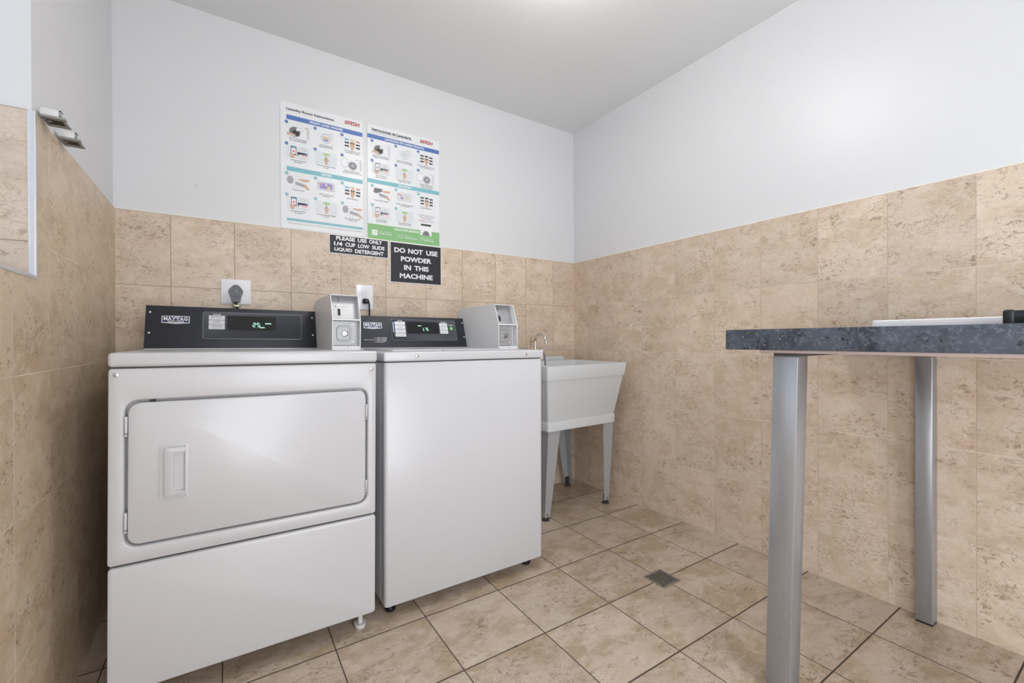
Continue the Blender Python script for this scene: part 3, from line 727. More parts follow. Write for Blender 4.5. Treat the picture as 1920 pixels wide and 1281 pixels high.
# ------------------------------------------------------------------ table
TB = thing('work_table', 'tall table with thick dark speckled top on square silver steel legs against right wall', 'table', (-.38, -2.1, 0))
b = MB(); T = bmesh.new(); bmesh.ops.create_cube(T, size=1)
for v in T.verts: v.co = Vector((-.4110 + v.co.x * .812, -2.1815 + v.co.y * 1.157, .9820 + v.co.z * .058))
bmesh.ops.bevel(T, geom=[e for e in T.edges if abs(e.verts[0].co.z - e.verts[1].co.z) > .01], offset=.014, segments=5, profile=.5, affect='EDGES')
bmesh.ops.bevel(T, geom=[e for e in T.edges if e.calc_face_angle(0) > 1.2], offset=.002, segments=2, profile=.5, affect='EDGES')
b.merge(T, 'stone'); b.build('tabletop', TB)
b = MB(); b.box(-.803, -.012, -2.745, -1.700, .9450, .9535, 'subst', .001, 1); b.build('underside_board', TB)
def leg_loft(xa, xb, ya, yb, za, zb, shift):
    b = MB(); R = []
    for z, e in ((za, .002), (za + .003, 0), (zb - .004, 0), (zb, .003)):
        s = shift * (1 - z / zb); R.append([(p[0], p[1] + s, z) for p in rrect(xa + e, xb - e, ya + e, yb - e, .003, 2)])
    b.loft(R, 'legmetal'); return b.build('leg', TB)
def cap(parent, xa, xb, ya, yb, s):
    b = MB(); b.box(xa + .001, xb - .001, ya + .001 + s, yb - .001 + s, .0004, .006, 'black'); b.build('foot_cap', parent)
l1 = leg_loft(-.7980, -.7420, -1.7975, -1.7330, .005, .9380, .024); cap(l1, -.798, -.742, -1.7975, -1.733, .024)
l2 = leg_loft(-.0520, -.0040, -1.8860, -1.8400, .005, .9450, 0); cap(l2, -.052, -.004, -1.886, -1.840, 0)
l3 = leg_loft(-.7980, -.7420, -2.6500, -2.5850, .005, .9380, 0); cap(l3, -.798, -.742, -2.65, -2.585, 0)
l4 = leg_loft(-.0520, -.0040, -2.6500, -2.6020, .005, .9450, 0); cap(l4, -.052, -.004, -2.65, -2.602, 0)
for ya, yb in ((-1.796, -1.7345), (-2.648, -2.587)):
    b = MB(); b.box(-.796, -.014, ya, yb, .9370, .9455, 'foot', .001, 1); b.build('frame_rail', TB)

b = MB(); b.loft([[(p[0], p[1], z) for p in rrect(-.50 + e, -.16 - e, -2.48 + e, -1.858 - e, .012, 4)] for z, e in ((1.0115, .001), (1.013, 0), (1.0330, 0), (1.0352, .002))], 'whiteplastic')
tag(b.build('flat_board'), 'flat white rectangular board lying on the dark tall table', 'board')
BC = thing('black_case', 'glossy black box lying beside the white board on the dark tall table', 'case', (-.60, -2.2, 1.011))
b = MB(); b.box(-.640, -.535, -2.420, -2.150, 1.0115, 1.0430, 'blackgloss', .004, 3); b.build('body', BC)
b = MB(); b.box(-.643, -.532, -2.154, -2.136, 1.0113, 1.0450, 'black', .005, 3); b.build('end_cap', BC)

# ------------------------------------------------------------------ floor drain
DRN = thing('floor_drain', 'square metal floor drain grate set in the beige tiles', 'drain', (-.5635, -1.1795, 0))
b = MB(); cx, cy, hw = -.5635, -1.1795, .052; nn = 9; m = .007; st = (2 * hw - 2 * m) / nn; bar = .0056; z0, z1 = .0004, .0030
b.box(cx - hw, cx + hw, cy - hw, cy - hw + m, z0, z1, 'drain', .0008, 1); b.box(cx - hw, cx + hw, cy + hw - m, cy + hw, z0, z1, 'drain', .0008, 1)
b.box(cx - hw, cx - hw + m, cy - hw + m, cy + hw - m, z0, z1, 'drain'); b.box(cx + hw - m, cx + hw, cy - hw + m, cy + hw - m, z0, z1, 'drain')
for k in range(1, nn):
    a = cx - hw + m + k * st; b.box(a - bar / 2, a + bar / 2, cy - hw + m, cy + hw - m, z0, z1 - .0003, 'drain')
    a = cy - hw + m + k * st; b.box(cx - hw + m, cx + hw - m, a - bar / 2, a + bar / 2, z0, z1 - .0003, 'drain')
b.build('grate', DRN)
b = MB(); b.box(cx - hw + .003, cx + hw - .003, cy - hw + .003, cy + hw - .003, .0001, .0007, 'darkmetal'); b.build('sump', DRN)
b = MB(); b.box(-1.2905, -1.2815, -1.1825, -1.1780, .0002, .0022, 'black', .0008, 1)
tag(b.build('debris_chip'), 'tiny black chip of debris on the floor tile in front of the washer', 'debris')

# ------------------------------------------------------------------ wall fittings
def wall_print(b, h=-.0): return Print(b, (0, 0, 0), (1, 0, 0), (0, 0, 1), (0, -1, 0))
OP = thing('dryer_outlet', 'square white wall plate above the dryer with large grey plug in it', 'outlet', (-2.0175, 0, 1.207))
b = MB(); b.loft([[(p[0], y, p[1]) for p in rrect(-2.075 + e, -1.960 - e, 1.151 + e, 1.2635 - e, .003, 2)] for y, e in ((-.0003, 0), (-.004, 0), (-.0062, .003))], 'plate', cap0=False); b.build('wall_plate', OP)
PG = thing('dryer_plug', 'large grey dryer plug with three wires and pale strain-relief clamp', 'plug', (-2.0175, -.006, 1.20))
b = MB(); out = [(-2.0315, 1.158), (-2.001, 1.159), (-1.998, 1.180), (-1.990, 1.206), (-1.993, 1.217), (-2.004, 1.232), (-2.010, 1.237), (-2.025, 1.2375), (-2.032, 1.231), (-2.043, 1.216), (-2.045, 1.206), (-2.036, 1.180)]
mxx, mzz = -2.0175, 1.200
def shr(o, k): return [(mxx + (p[0] - mxx) * k, mzz + (p[1] - mzz) * k) for p in o]
b.loft([[(p[0], -.0050, p[1]) for p in shr(out, .98)], [(p[0], -.026, p[1]) for p in out], [(p[0], -.030, p[1]) for p in shr(out, .95)]], 'plugg', cap0=False)
b.build('plug_body', PG)
b = MB(); b.cyl((-2.017, -.0298, 1.208), (0, -1, 0), .0085, .0015, 'wire', 20, bev=.0005)
for (x, z) in ((-2.0285, 1.212), (-2.0045, 1.2125), (-2.0215, 1.176), (-2.0095, 1.176)): b.cyl((x, -.0298, z), (0, -1, 0), .0017, .0006, 'black', 8)
b.box(-2.031, -2.002, -.0306, -.0296, 1.1835, 1.1848, 'black'); b.build('face_relief', PG)
for k, dx in enumerate((-.009, -.003, .003)):
    b = MB(); x = -2.0150 + dx; b.tube(smoothpath([(x - .002, -.019, 1.165), (x, -.020, 1.150), (x + .003, -.021, 1.135), (x + .004, -.030, 1.08), (x + .004, -.040, .98)], 5), .0028, 'wire' if k != 1 else 'black', 8); b.build('wire', PG)
b = MB(); b.box(-2.0285, -1.9995, -.030, -.013, 1.1385, 1.1485, 'brass', .002, 2); b.cyl((-2.003, -.030, 1.1435), (0, -1, 0), .0028, .002, 'darkmetal', 10); b.build('clamp', PG)

WO = thing('wall_outlet', 'white duplex wall outlet between the two machines with black plug below', 'outlet', (-1.4475, 0, 1.21))
b = MB(); b.loft([[(p[0], y, p[1]) for p in rrect(-1.491 + e, -1.4035 - e, 1.145 + e, 1.2755 - e, .003, 2)] for y, e in ((-.0003, 0), (-.004, 0), (-.0060, .0025))], 'plate', cap0=False); b.build('wall_plate', WO)
for zc in (1.2285, 1.1905):
    b = MB(); pr = wall_print(b)
    def dshape(r, hh): return [(-1.4465 + r * cos(t) * 1.0, zc + max(-hh, min(hh, r * sin(t)))) for t in [2 * pi * k / 40 for k in range(40)]]
    b.loft([[(p[0], y, p[1]) for p in dshape(r, h)] for r, h, y in ((.0180, .0150, -.0055), (.0180, .0150, -.0064))], 'socketline', cap0=False)
    b.loft([[(p[0], y, p[1]) for p in dshape(r, h)] for r, h, y in ((.0170, .0140, -.0060), (.0168, .0138, -.0080))], 'plate', cap0=False)
    pr.rect(-1.4540, -1.4520, zc - .002, zc + .007, 'mgrey', .0085); pr.rect(-1.4410, -1.4390, zc - .001, zc + .006, 'mgrey', .0085); pr.disc(-1.4465, zc - .0075, .0026, 'mgrey', .0085)
    b.build('socket', WO)
BP = thing('washer_plug', 'black washer plug with cord hanging down behind the control panel', 'plug', (-1.4465, -.008, 1.19))
b = MB(); b.loft([[(p[0], y, p[1]) for p in shp] for shp, y in ((rrect(-1.4590, -1.4310, 1.178, 1.203, .006, 3), -.0082), (rrect(-1.4600, -1.4300, 1.177, 1.204, .007, 3), -.022), (rrect(-1.4560, -1.4320, 1.181, 1.202, .006, 3), -.032), (rrect(-1.4500, -1.4340, 1.184, 1.200, .005, 3), -.036))], 'black'); b.build('plug_body', BP)
b = MB(); b.tube(smoothpath([(-1.4400, -.028, 1.194), (-1.4350, -.038, 1.186), (-1.4325, -.040, 1.165), (-1.4310, -.036, 1.12), (-1.4300, -.034, 1.06), (-1.430, -.038, .97)], 6), .0042, 'black', 10); b.build('cord', BP)

# two white sliding-catch brackets on the left wall
def bracket(name_label, yc, w, z):
    R_ = thing('wall_bracket', name_label, 'bracket', (XL, yc, z), 'white wall brackets by the window reveal')
    a, c = yc - w / 2, yc + w / 2
    b = MB(); b.box(XL + .0003, XL + .033, a, c, z + .004, z + .020, 'pvc', .001, 2); b.box(XL + .033, XL + .0375, a, a + .004, z + .006, z + .020, 'pvcgrey'); b.box(XL + .033, XL + .038, a, a + .012, z + .0165, z + .0195, 'pvcgrey', .0004, 1); b.build('housing', R_)
    b = MB(); b.box(XL + .0003, XL + .045, a, a + .014, z - .001, z + .004, 'pvcgrey', .0008, 1); b.box(XL + .0003, XL + .043, c - .012, c, z - .001, z + .003, 'pvcgrey', .0008, 1); b.box(XL + .0003, XL + .006, a + .014, c - .012, z - .001, z + .003, 'pvcgrey'); b.box(XL + .036, XL + .041, a + .014, c - .010, z - .001, z + .006, 'pvcgrey', .0008, 1); b.build('channel', R_)
    b = MB(); b.box(XL + .006, XL + .036, a + .014, c - .012, z + .0015, z + .004, 'darkmetal'); b.build('slot', R_)
    b = MB(); b.cyl((XL + .010, yc, z + .0012), (0, 0, -1), .0045, .002, 'pvcgrey', 12, bev=.0006); b.build('screw', R_)
bracket('white plastic wall bracket on the left wall, nearest the window reveal', -.825, .062, 1.5275)
bracket('white plastic wall bracket on the left wall, farther from the window reveal', -.690, .062, 1.5275)

# ------------------------------------------------------------------ signs
def sign(name, label, x0, x1, z0, z1, y, lines):
    b = MB(); b.box(x0, x1, y, y + .0026, z0, z1, 'white', .0004, 1)
    pr = Print(b, (0, y, 0), (1, 0, 0), (0, 0, 1), (0, -1, 0))
    pr.rect(x0 + .0035, x1 - .0035, z0 + .0035, z1 - .0035, 'signblk', .0004)
    for (t, a, c, za, zb) in lines: pr.text(t, a, c, za, zb, 'white', .034, .0008)
    return tag(b.build(name), label, 'sign')
sign('detergent_sign', 'black sign reading please use only 1/4 cup low suds liquid detergent', -1.620, -1.319, 1.4265, 1.5235, -.0032,
     [('PLEASE', -1.5865, -1.4940, 1.4965, 1.5165), ('USE', -1.4800, -1.4340, 1.4965, 1.5165), ('ONLY', -1.4220, -1.3530, 1.4965, 1.5165),
      ('1/4', -1.5965, -1.5560, 1.4675, 1.4875), ('CUP', -1.5420, -1.4925, 1.4675, 1.4875), ('LOW', -1.4790, -1.4205, 1.4675, 1.4875), ('SUDS', -1.4065, -1.3405, 1.4675, 1.4875),
      ('LIQUID', -1.5950, -1.5080, 1.4385, 1.4585), ('DETERGENT', -1.4940, -1.3455, 1.4385, 1.4585)])
sign('powder_sign', 'black sign reading do not use powder in this machine', -1.311, -1.011, 1.3010, 1.5225, -.0032,
     [('DO', -1.2870, -1.2260, 1.4655, 1.4930), ('NOT', -1.2090, -1.1240, 1.4655, 1.4930), ('USE', -1.1035, -1.0345, 1.4655, 1.4930), ('POWDER', -1.2505, -1.0725, 1.4195, 1.4470),
      ('IN', -1.2330, -1.1935, 1.3735, 1.4010), ('THIS', -1.1740, -1.0890, 1.3735, 1.4010), ('MACHINE', -1.2575, -1.0650, 1.3270, 1.3545)])

# ------------------------------------------------------------------ instruction posters
def hand(pr, x, y, s, h=.0012, mat='skin'):
    """fist seen from the back with the pointing finger up; fingertip at (x,y)"""
    pr.poly([(x - .06 * s, y), (x + .06 * s, y), (x + .09 * s, y - .45 * s), (x - .09 * s, y - .45 * s)], mat, h)
    pr.poly([(x - .28 * s, y - .50 * s), (x - .10 * s, y - .36 * s), (x + .12 * s, y - .36 * s), (x + .34 * s, y - .58 * s), (x + .36 * s, y - .80 * s), (x + .18 * s, y - 1.05 * s), (x + .16 * s, y - 1.35 * s), (x - .16 * s, y - 1.35 * s), (x - .17 * s, y - 1.05 * s), (x - .27 * s, y - .85 * s)], mat, h)
    for k in range(3): pr.line(x + (.10 + .08 * k) * s, y - .48 * s - .05 * k * s, x + (.04 + .08 * k) * s, y - .80 * s, .02 * s, 'amber', h + .0003)
    pr.line(x - .20 * s, y - .66 * s, x + .08 * s, y - .62 * s, .03 * s, 'salmon', h + .0003)
def arm(pr, x, y, s, flip=1, mat='skin', h=.0012):
    pr.poly([(x, y), (x + flip * .5 * s, y + .14 * s), (x + flip * 1.2 * s, y + .12 * s), (x + flip * 1.2 * s, y - .16 * s), (x + flip * .6 * s, y - .12 * s), (x + flip * .45 * s, y - .30 * s), (x + flip * .30 * s, y - .28 * s), (x + flip * .34 * s, y - .10 * s)], mat, h)
def ic_load(pr, x, y, w, hh, es):
    pr.frame(x, x + w * .92, y, y + hh, .0006, 'lgrey'); pr.rect(x + w * .88, x + w, y, y + hh * .92, 'lgrey', .0004)
    pr.disc(x + w * .36, y + hh * .42, hh * .46, 'lgrey', .0005); pr.disc(x + w * .36, y + hh * .42, hh * .40, 'mgrey', .0007); pr.disc(x + w * .40, y + hh * .34, hh * .26, 'ink', .0009)
    pr.poly([(x + w * .42, y + hh * .50), (x + w * .80, y + hh * .72), (x + w * .80, y + hh * .88), (x + w * .42, y + hh * .74)], 'paper', .0011)
    pr.frame(x + w * .44, x + w * .72, y + hh * .58, y + hh * .80, .0007, 'grey', .0013)
    arm(pr, x + w * .44, y + hh * .20, hh * .60, -1); arm(pr, x + w * .78, y + hh * .92, hh * .22, 1, 'skin' if not es else 'lgrey', .0014)
    pr.line(x + w * .28, y + hh * .12, x + w * .50, y + hh * .05, .0022, 'white', .0015)
def ic_drum(pr, x, y, w, hh, es):
    pr.line(x + w * .12, y, x + w * .12, y + hh, .0007, 'lgrey'); pr.line(x + w * .84, y, x + w * .84, y + hh, .0010, 'grey'); pr.line(x, y + hh * .25, x, y + hh, .0005, 'lgrey'); pr.line(x + w, y, x + w, y + hh, .0005, 'lgrey')
    c = (x + w * .50, y + hh * .46); r = hh * .40
    pr.ring(*c, r, .0014, 'grey', .0006); pr.ring(*c, r * .88, .0010, 'sky' if not es else 'lgrey', .0008)
    if not es:
        pr.poly([(c[0] - r * .7, c[1] + r * .25), (c[0] + r * .7, c[1] + r * .25), (c[0] + r * .6, c[1] - r * .1), (c[0] - r * .6, c[1] - r * .1)], 'yellow', .0009)
        pr.poly([(c[0] - r * .6, c[1] - r * .1), (c[0] + r * .6, c[1] - r * .1), (c[0] + r * .3, c[1] - r * .62), (c[0] - r * .3, c[1] - r * .62)], 'purple', .0010)
        pr.rect(c[0] - r * .6, c[0] + r * .3, c[1] + r * .15, c[1] + r * .32, 'salmon', .0011)
    else: pr.disc(*c, r * .66, 'lgrey', .0009); pr.line(c[0] - r * .6, c[1] + r * .3, c[0] + r * .6, c[1] + r * .2, .001, 'grey', .0011)
    pr.rect(x + w * .64, x + w * .80, y + hh * .84, y + hh * .98, 'lgrey', .0005); pr.disc(x + w * .18, y + hh * .72, .0014, 'red'); pr.disc(x + w * .78, y + hh * .68, .0014, 'red')
def ic_buttons(pr, x, y, w, hh, es):
    pr.frame(x + w * .02, x + w * .98, y, y + hh, .0004, 'lgrey')
    cols = [('sky', 'amber', 'salmon') if not es else ('ink',) * 3, ('ink',) * 3, ('ink',) * 3]
    for r_ in range(3):
        for c_ in range(3):
            if r_ and c_ == 1 and not es and r_ == 2: pass
            xx = x + w * (.13 + .275 * c_); yy = y + hh * (.80 - .27 * r_) - (0, -.02, .04)[c_] * hh
            pr.rect(xx, xx + w * .21, yy - hh * .055, yy + hh * .085, cols[r_][c_] if cols[r_][c_] != 'ink' else 'ink', .0006)
            pr.rect(xx + w * .06, xx + w * .15, yy + hh * .005, yy + hh * .015, 'grey', .0009)
    hand(pr, x + w * .50, y + hh * .76, hh * .58, .0013)
def ic_pay(pr, x, y, w, hh, es):
    pr.rect(x, x + w * .98, y, y + hh, 'pale', .0004); pr.frame(x, x + w, y, y + hh, .0004, 'lgrey', .0005)
    pc = 'navy' if not es else 'mgrey'
    pr.poly(rrect(x + w * .18, x + w * .42, y + hh * .30, y + hh * .98, .002, 3), pc, .0006); pr.rect(x + w * .205, x + w * .395, y + hh * .37, y + hh * .92, 'white', .0008); pr.rect(x + w * .205, x + w * .395, y + hh * .82, y + hh * .92, 'sky' if not es else 'lgrey', .0009)
    pr.rect(x + w * .25, x + w * .35, y + hh * .48, y + hh * .66, 'salmon' if not es else 'grey', .0010)
    pr.poly([(x + w * .14, y + hh * .42), (x + w * .22, y + hh * .34), (x + w * .32, y + hh * .36), (x + w * .36, y + hh * .22), (x + w * .30, y + hh * .02), (x + w * .18, y), (x + w * .13, y + hh * .20)], 'skin', .0013)
    for k in range(5):
        t0 = k * 1.256; pr.ring(x + w * .72 , y + hh * .80, hh * .14, .0016, 'lgrey' if k % 2 else 'grey', .0007, 10) if k == 0 else None
    pr.rect(x + w * .47, x + w * .90, y + hh * .40, y + hh * .58, pc, .0008); pr.rect(x + w * .47, x + w * .51, y + hh * .26, y + hh * .58, pc, .0008); pr.disc(x + w * .83, y + hh * .49, .0020, 'white', .0010, n=8)
    pr.rect(x + w * .52, x + w * .92, y + hh * .14, y + hh * .40, 'white', .0009)
    pr.rect(x + w * .56, x + w * .63, y + hh * .26, y + hh * .35, 'green' if es else 'yellow', .0011); pr.rect(x + w * .66, x + w * .90, y + hh * .27, y + hh * .34, 'salmon', .0011); pr.rect(x + w * .54, x + w * .86, y + hh * .13, y + hh * .155, 'grey', .0011)
def ic_start(pr, x, y, w, hh, es):
    pr.rect(x, x + w, y, y + hh, 'pale', .0004); pr.frame(x, x + w, y, y + hh, .0005, 'lgrey', .0005)
    pr.rect(x + w * .36, x + w * .66, y + hh * .76, y + hh * .94, 'lime', .0007); pr.text('START' if not es else 'INICIO', x + w * .41, x + w * .61, y + hh * .82, y + hh * .88, 'green', .02, .0010); hand(pr, x + w * .50, y + hh * .76, hh * .56)
def ic_open(pr, x, y, w, hh, es):
    pr.line(x + w * .14, y, x + w * .14, y + hh, .0006, 'lgrey'); pr.rect(x + w * .86, x + w * .97, y, y + hh, 'lgrey', .0004); pr.line(x + w * .80, y, x + w * .80, y + hh, .0005, 'grey')
    pr.ring(x + w * .12, y + hh * .50, hh * .33, .0012, 'grey', .0006, ry=hh * .40); pr.disc(x + w * .12, y + hh * .50, hh * .27, 'white', .0006, hh * .34)
    c = (x + w * .52, y + hh * .36); pr.disc(*c, hh * .40, 'lgrey', .0006); pr.ring(*c, hh * .40, .0010, 'grey', .0008); pr.disc(*c, hh * .30, 'mgrey', .0010); pr.disc(c[0], c[1], hh * .20, 'grey', .0011); pr.disc(c[0] + .002, c[1] + .003, .0016, 'white', .0013, n=8); pr.rect(x + w * .66, x + w * .80, y + hh * .86, y + hh * .98, 'lgrey', .0005)
def ic_lint(pr, x, y, w, hh, es):
    if es: pr.poly([(x + w * .06, y + hh * .55), (x + w * .12, y + hh * .96), (x + w * .56, y + hh * .92), (x + w * .50, y + hh * .66), (x + w * .20, y + hh * .48)], 'mgrey', .0006)
    else: pr.disc(x + w * .15, y + hh * .62, hh * .24, 'grey', .0006, hh * .30); pr.ring(x + w * .15, y + hh * .62, hh * .24, .001, 'mgrey', .0008, ry=hh * .30)
    pr.line(x, y + hh * .88, x + w * .55, y + hh * .99, .0007, 'grey'); pr.line(x + w * .3, y + hh * .80, x + w * .55, y + hh * .60, .0008, 'grey'); pr.line(x + w * .25, y + hh * .1, x + w * .50, y + hh * .02, .0006, 'grey')
    pr.poly([(x + w * .36, y + hh * .58), (x + w * .80, y + hh * .42), (x + w * .78, y + hh * .14), (x + w * .34, y + hh * .28)], 'lgrey', .0008); pr.poly([(x + w * .38, y + hh * .54), (x + w * .78, y + hh * .40), (x + w * .76, y + hh * .17), (x + w * .37, y + hh * .30)], 'grey', .0010)
    pr.poly([(x + w * .50, y + hh * .80), (x + w * .98, y + hh * .84), (x + w * .98, y + hh * .68), (x + w * .74, y + hh * .62), (x + w * .56, y + hh * .70)], 'skin', .0012)
    pr.poly([(x + w * .72, y + hh * .36), (x + w * .84, y + hh * .42), (x + w * .92, y + hh * .20), (x + w, y + hh * .04), (x + w, y), (x + w * .84, y + hh * .06)], 'skin', .0013)
def ic_dload(pr, x, y, w, hh, es):
    pr.line(x + w * .04, y, x + w * .04, y + hh, .0006, 'lgrey'); pr.line(x + w * .94, y, x + w * .94, y + hh, .0007, 'lgrey')
    pr.poly(rrect(x + w * .10, x + w * .88, y + hh * .22, y + hh * .90, .006, 4), 'grey', .0006); pr.poly(rrect(x + w * .13, x + w * .85, y + hh * .26, y + hh * .86, .005, 4), 'white', .0008); pr.poly(rrect(x + w * .18, x + w * .80, y + hh * .32, y + hh * .82, .005, 4), 'lgrey' if es else 'purple', .0010)
    pr.disc(x + w * .34, y + hh * .45, hh * .13, 'purple', .0012, n=10); pr.disc(x + w * .62, y + hh * .44, hh * .13, 'yellow', .0012, n=10); pr.disc(x + w * .50, y + hh * .68, hh * .10, 'lgrey', .0012, n=10)
    arm(pr, x + w * .36, y + hh * .72, hh * .36, -1, 'skin' if not es else 'salmon', .0014)

def cell(pr, n_, cx, cz, w, fn, lines, ring, es):
    fn(pr, cx, cz - .067, w, .060, es)
    pr.disc(cx, cz, .0078, ring, .0014); pr.tline(str(n_), cx, cz - .0026, .0052, 'white', .02, h=.0018)
    for k, t in enumerate(lines):
        pr.tline(t, cx + w / 2 - (.0 if w > .09 else .002), cz - .0770 - .0090 * k, .0054, 'ink', .012, w * 1.14)

def sheet(name, label, x0, x1, z0, z1, y):
    b = MB(); b.box(x0, x1, y, y + .002, z0, z1, 'paper', .0003, 1)
    # soft grey paper edge
    pr = Print(b, (0, y, 0), (1, 0, 0), (0, 0, 1), (0, -1, 0)); return b, pr
PY = .0034
b, pr = sheet('e', '', -1.835, -1.4505, 1.5290, 2.1320, PY)
pr.rect(-1.835, -1.834, 1.529, 2.132, 'lgrey')
pr.text('Laundry Room Instructions', -1.808, -1.592, 2.0925, 2.1085, 'ink', .028)
pr.logo(-1.540, -1.458, 2.0985, 2.1180, 'red')
pr.rect(-1.808, -1.4515, 2.0515, 2.0735, 'blue'); pr.text('FRONT LOAD WASHER', -1.705, -1.548, 2.0570, 2.0685, 'white', .03)
E1 = [(ic_load, ['Add 1/4 cup of detergent', 'or 1 pod inside cylinder']), (ic_drum, ['Load clothes evenly', 'below MAX fill level']), (ic_buttons, ['Adjust temperature, select', 'soil and fabric settings']), (ic_pay, ['Use payment method', 'on machine']), (ic_start, ['To start, press fabric setting', 'or start']), (ic_open, ['After use, clean machine', 'and keep fresh with door open'])]
E2 = [(ic_lint, ['Clean lint screen']), (ic_dload, ['Load 1 wash load and', 'close door']), (ic_buttons, ['Adjust temperature']), (ic_pay, ['Use payment method', 'on machine']), (ic_start, ['To start, press fabric setting', 'or start']), (ic_lint, ['After use, clean machine', 'and lint screen'])]
for k, (fn, ls) in enumerate(E1): cell(pr, k + 1, (-1.808, -1.681, -1.554)[k % 3], (2.0385, 1.9350)[k // 3], .101, fn, ls, 'blue', False)
pr.rect(-1.808, -1.4515, 1.8045, 1.8260, 'teal'); pr.text('DRYER', -1.652, -1.604, 1.8105, 1.8210, 'white', .03)
for k, (fn, ls) in enumerate(E2): cell(pr, k + 1, (-1.808, -1.681, -1.554)[k % 3], (1.7920, 1.6895)[k // 3], .101, fn, ls, 'teal', False)
pr.rect(-1.808, -1.4515, 1.5655, 1.5775, 'teal'); pr.text('Please wipe down machines after each use and remove clothes promptly', -1.795, -1.465, 1.5688, 1.5742, 'lgrey', .0)
pr.text('Please use machines at your own risk. WASH is not responsible for damage due to misuse or overloading', -1.802, -1.458, 1.5500, 1.5572, 'mgrey', .0)
tag(b.build('instruction_poster'), 'white English laundry instructions poster with red WASH logo on back wall', 'poster')

b, pr = sheet('s', '', -1.4275, -1.0190, 1.5270, 2.1320, PY)
pr.rect(-1.4275, -1.4265, 1.527, 2.132, 'lgrey')
pr.text('Instrucciones de Lavandería', -1.402, -1.186, 2.1000, 2.1165, 'ink', .028)
pr.text('Utilice las máquinas bajo su propio riesgo. WASH no se hace responsable', -1.402, -1.184, 2.0935, 2.0985, 'grey'); pr.text('de los daños causados por uso indebido', -1.402, -1.265, 2.0865, 2.0915, 'grey')
pr.logo(-1.134, -1.050, 2.0990, 2.1185, 'red')
pr.rect(-1.4265, -1.0195, 2.0580, 2.0805, 'blue'); pr.text('LAVADORA DE CARGA FRONTAL', -1.333, -1.108, 2.0640, 2.0755, 'white', .03)
S1 = [(ic_load, ['Agregue 1/4 de detergente o', '1 cápsula dentro del cilindro']), (ic_drum, ['Cargue la ropa uniforme por', 'debajo de la línea de llenado']), (ic_buttons, ['Ajuste la temperatura, seleccione', 'el tipo de suciedad y tela']), (ic_pay, ['Use el método de', 'pago de la máquina']), (ic_start, ['Para comenzar, presione', 'el tipo de tela o Inicio']), (ic_open, ['Después de usar, limpie la', 'máquina y deje la puerta', 'abierta para ventilar'])]
S2 = [(ic_lint, ['Limpie el filtro de pelusas']), (ic_dload, ['Coloque 1 carga de ropa lavada', 'y cierre la puerta']), (ic_buttons, ['Ajuste la temperatura']), (ic_pay, ['Use el método de', 'pago de la máquina']), (ic_start, ['Para comenzar, presione', 'el tipo de tela o Inicio'])]
for k, (fn, ls) in enumerate(S1): cell(pr, k + 1, (-1.402, -1.274, -1.1455)[k % 3], (2.0460, 1.9415)[k // 3], .097, fn, ls, 'blue', True)
pr.rect(-1.4265, -1.0195, 1.8225, 1.8435, 'teal'); pr.text('SECADORA', -1.262, -1.186, 1.8280, 1.8390, 'white', .03)
for k, (fn, ls) in enumerate(S2): cell(pr, k + 1, (-1.402, -1.274, -1.1455)[k % 3], (1.8085, 1.7060)[k // 3], .097, fn, ls, 'teal', True)
for k, t in enumerate(('Para solicitar servicio, proporcione', 'también el identificador de la', 'máquina de 6 dígitos.')): pr.tline(t, -1.098, 1.6905 - .010 * k, .0050, 'mgrey', .01, .118)
pr.text('WASH', -1.143, -1.108, 1.6560, 1.6625, 'red', .02); pr.text('ABC 123456', -1.104, -1.050, 1.6560, 1.6625, 'grey', .01)
pr.rect(-1.4265, -1.0195, 1.5275, 1.6055, 'green'); pr.rect(-1.4265, -1.0195, 1.5275, 1.5800, 'lime', .0003)
pr.text('SOLICITAR SERVICIO', -1.284, -1.139, 1.5865, 1.5985, 'white', .03)
pr.rect(-1.135, -1.067, 1.5790, 1.6350, 'white', .0008); pr.rect(-1.131, -1.071, 1.6330, 1.6435, 'ink', .0010); pr.poly([(-1.101 + .021 * cos(t), 1.5795 + .026 * sin(t)) for t in [pi * k / 14 for k in range(15)]], 'mgrey', .0012)
pr.poly(rrect(-1.405, -1.375, 1.5460, 1.5745, .004, 3), 'white', .0008); pr.text('WASH', -1.401, -1.379, 1.5610, 1.5660, 'red', .02, h=.0011); pr.rect(-1.401, -1.379, 1.5530, 1.5545, 'grey', .0011)
pr.text('Use la aplicación', -1.366, -1.298, 1.5670, 1.5725, 'white', 0); pr.text('WASH-Connect', -1.366, -1.298, 1.5555, 1.5620, 'white', .03)
pr.frame(-1.260, -1.238, 1.5490, 1.5660, .0015, 'white', .0008); pr.text('En línea en', -1.228, -1.186, 1.5620, 1.5675, 'white', 0); pr.text('WASH.com/service', -1.228, -1.153, 1.5500, 1.5565, 'white', .03)
for xx in (-1.272, -1.142): pr.rect(xx, xx + .0008, 1.5400, 1.5760, 'white', .0008)
pr.ring(-1.124, 1.5590, .009, .0018, 'white', .0008, 14); pr.text('Llámenos al', -1.110, -1.063, 1.5600, 1.5655, 'white', 0); pr.text('800-342-5932', -1.110, -1.055, 1.5480, 1.5545, 'white', .03)
tag(b.build('instruction_poster'), 'white Spanish laundry instructions poster with green bottom band on back wall', 'poster')

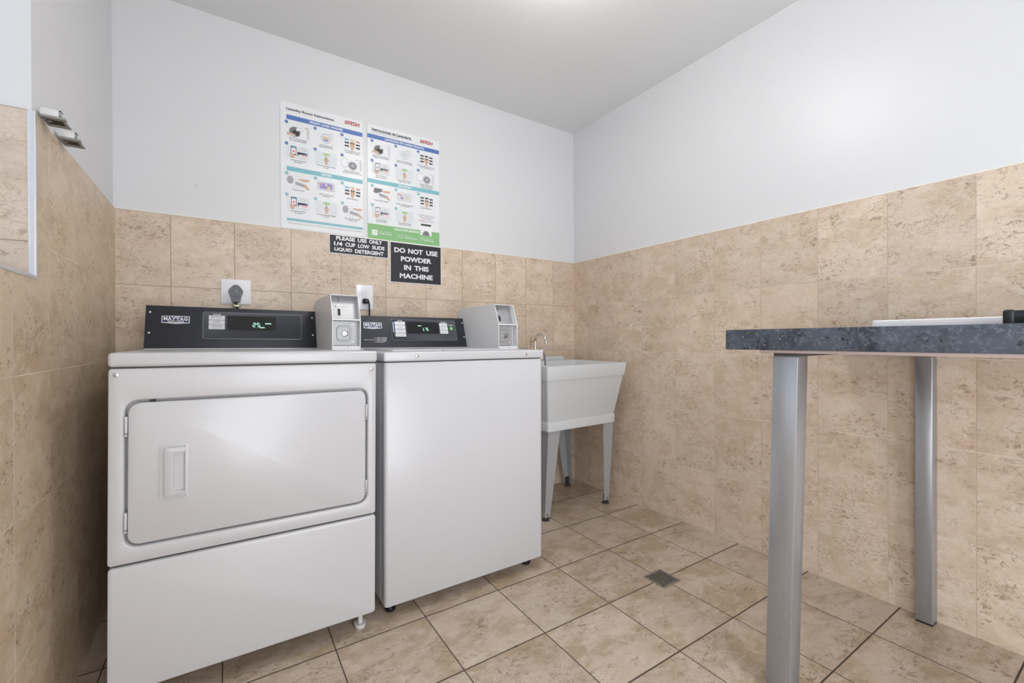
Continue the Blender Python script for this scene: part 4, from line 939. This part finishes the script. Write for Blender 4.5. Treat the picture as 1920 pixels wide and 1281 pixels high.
# ------------------------------------------------------------------ light
LAMP, WIN, DOOR, FILL_WIN = 21, 1.8, 44, 27
def area(name, loc, rot, sx, sy, power, col):
    l = bpy.data.lights.new(name, 'AREA'); l.shape = 'RECTANGLE'; l.size = sx; l.size_y = sy; l.energy = power; l.color = col
    o = bpy.data.objects.new(name, l); COL.objects.link(o); o.location = loc; o.rotation_euler = rot; return o
area('daylight_window', (XL - .32, (WY0 + WY1) / 2, (WZ0 + WZ1) / 2), (0, radians(-90), 0), WZ1 - WZ0, WY1 - WY0, WIN, (.90, .95, 1.0))
area('added_fill_light', (XL - .32, (VY0 + VY1) / 2, (VZ0 + VZ1) / 2), (0, radians(-90), 0), VZ1 - VZ0, VY1 - VY0, FILL_WIN, (.88, .94, 1.0))  # added fill light for the right wall and under the table
area('daylight_doorway', ((DX0 + DX1) / 2, YF - .20, DZ / 2), (radians(90), 0, 0), DX1 - DX0, DZ, DOOR, (.93, .96, 1.0))
for n_ in MT['lampglass'].node_tree.nodes:
    if n_.type == 'BSDF_PRINCIPLED': n_.inputs['Emission Strength'].default_value = LAMP
w = bpy.data.worlds.new('daylight'); SC.world = w; w.use_nodes = True
bg = w.node_tree.nodes['Background']; bg.inputs[0].default_value = (.80, .88, 1.0, 1); bg.inputs[1].default_value = .45

# ------------------------------------------------------------------ camera
cam = bpy.data.cameras.new('camera'); co = bpy.data.objects.new('camera', cam); COL.objects.link(co)
cam.sensor_width = 36; cam.lens = 823.25 / 1920 * 36; cam.clip_start = .01
yaw, pit, roll = radians(33.159), radians(-.18766), radians(-.2673)
fw = Vector((sin(yaw) * cos(pit), cos(yaw) * cos(pit), sin(pit))); rt = Vector((cos(yaw), -sin(yaw), 0)); up = rt.cross(fw)
r2 = rt * cos(roll) + up * sin(roll); u2 = -rt * sin(roll) + up * cos(roll)
co.matrix_world = Matrix(((r2.x, u2.x, -fw.x, -2.06), (r2.y, u2.y, -fw.y, -2.35258), (r2.z, u2.z, -fw.z, .98390), (0, 0, 0, 1)))
SC.camera = co
SC.view_settings.view_transform = 'Standard'; SC.view_settings.look = 'None'; SC.view_settings.gamma = 1; SC.view_settings.use_curve_mapping = False
SC.view_settings.exposure = 0.28
SC.cycles.max_bounces = 10; SC.cycles.diffuse_bounces = 6; SC.cycles.use_denoising = True
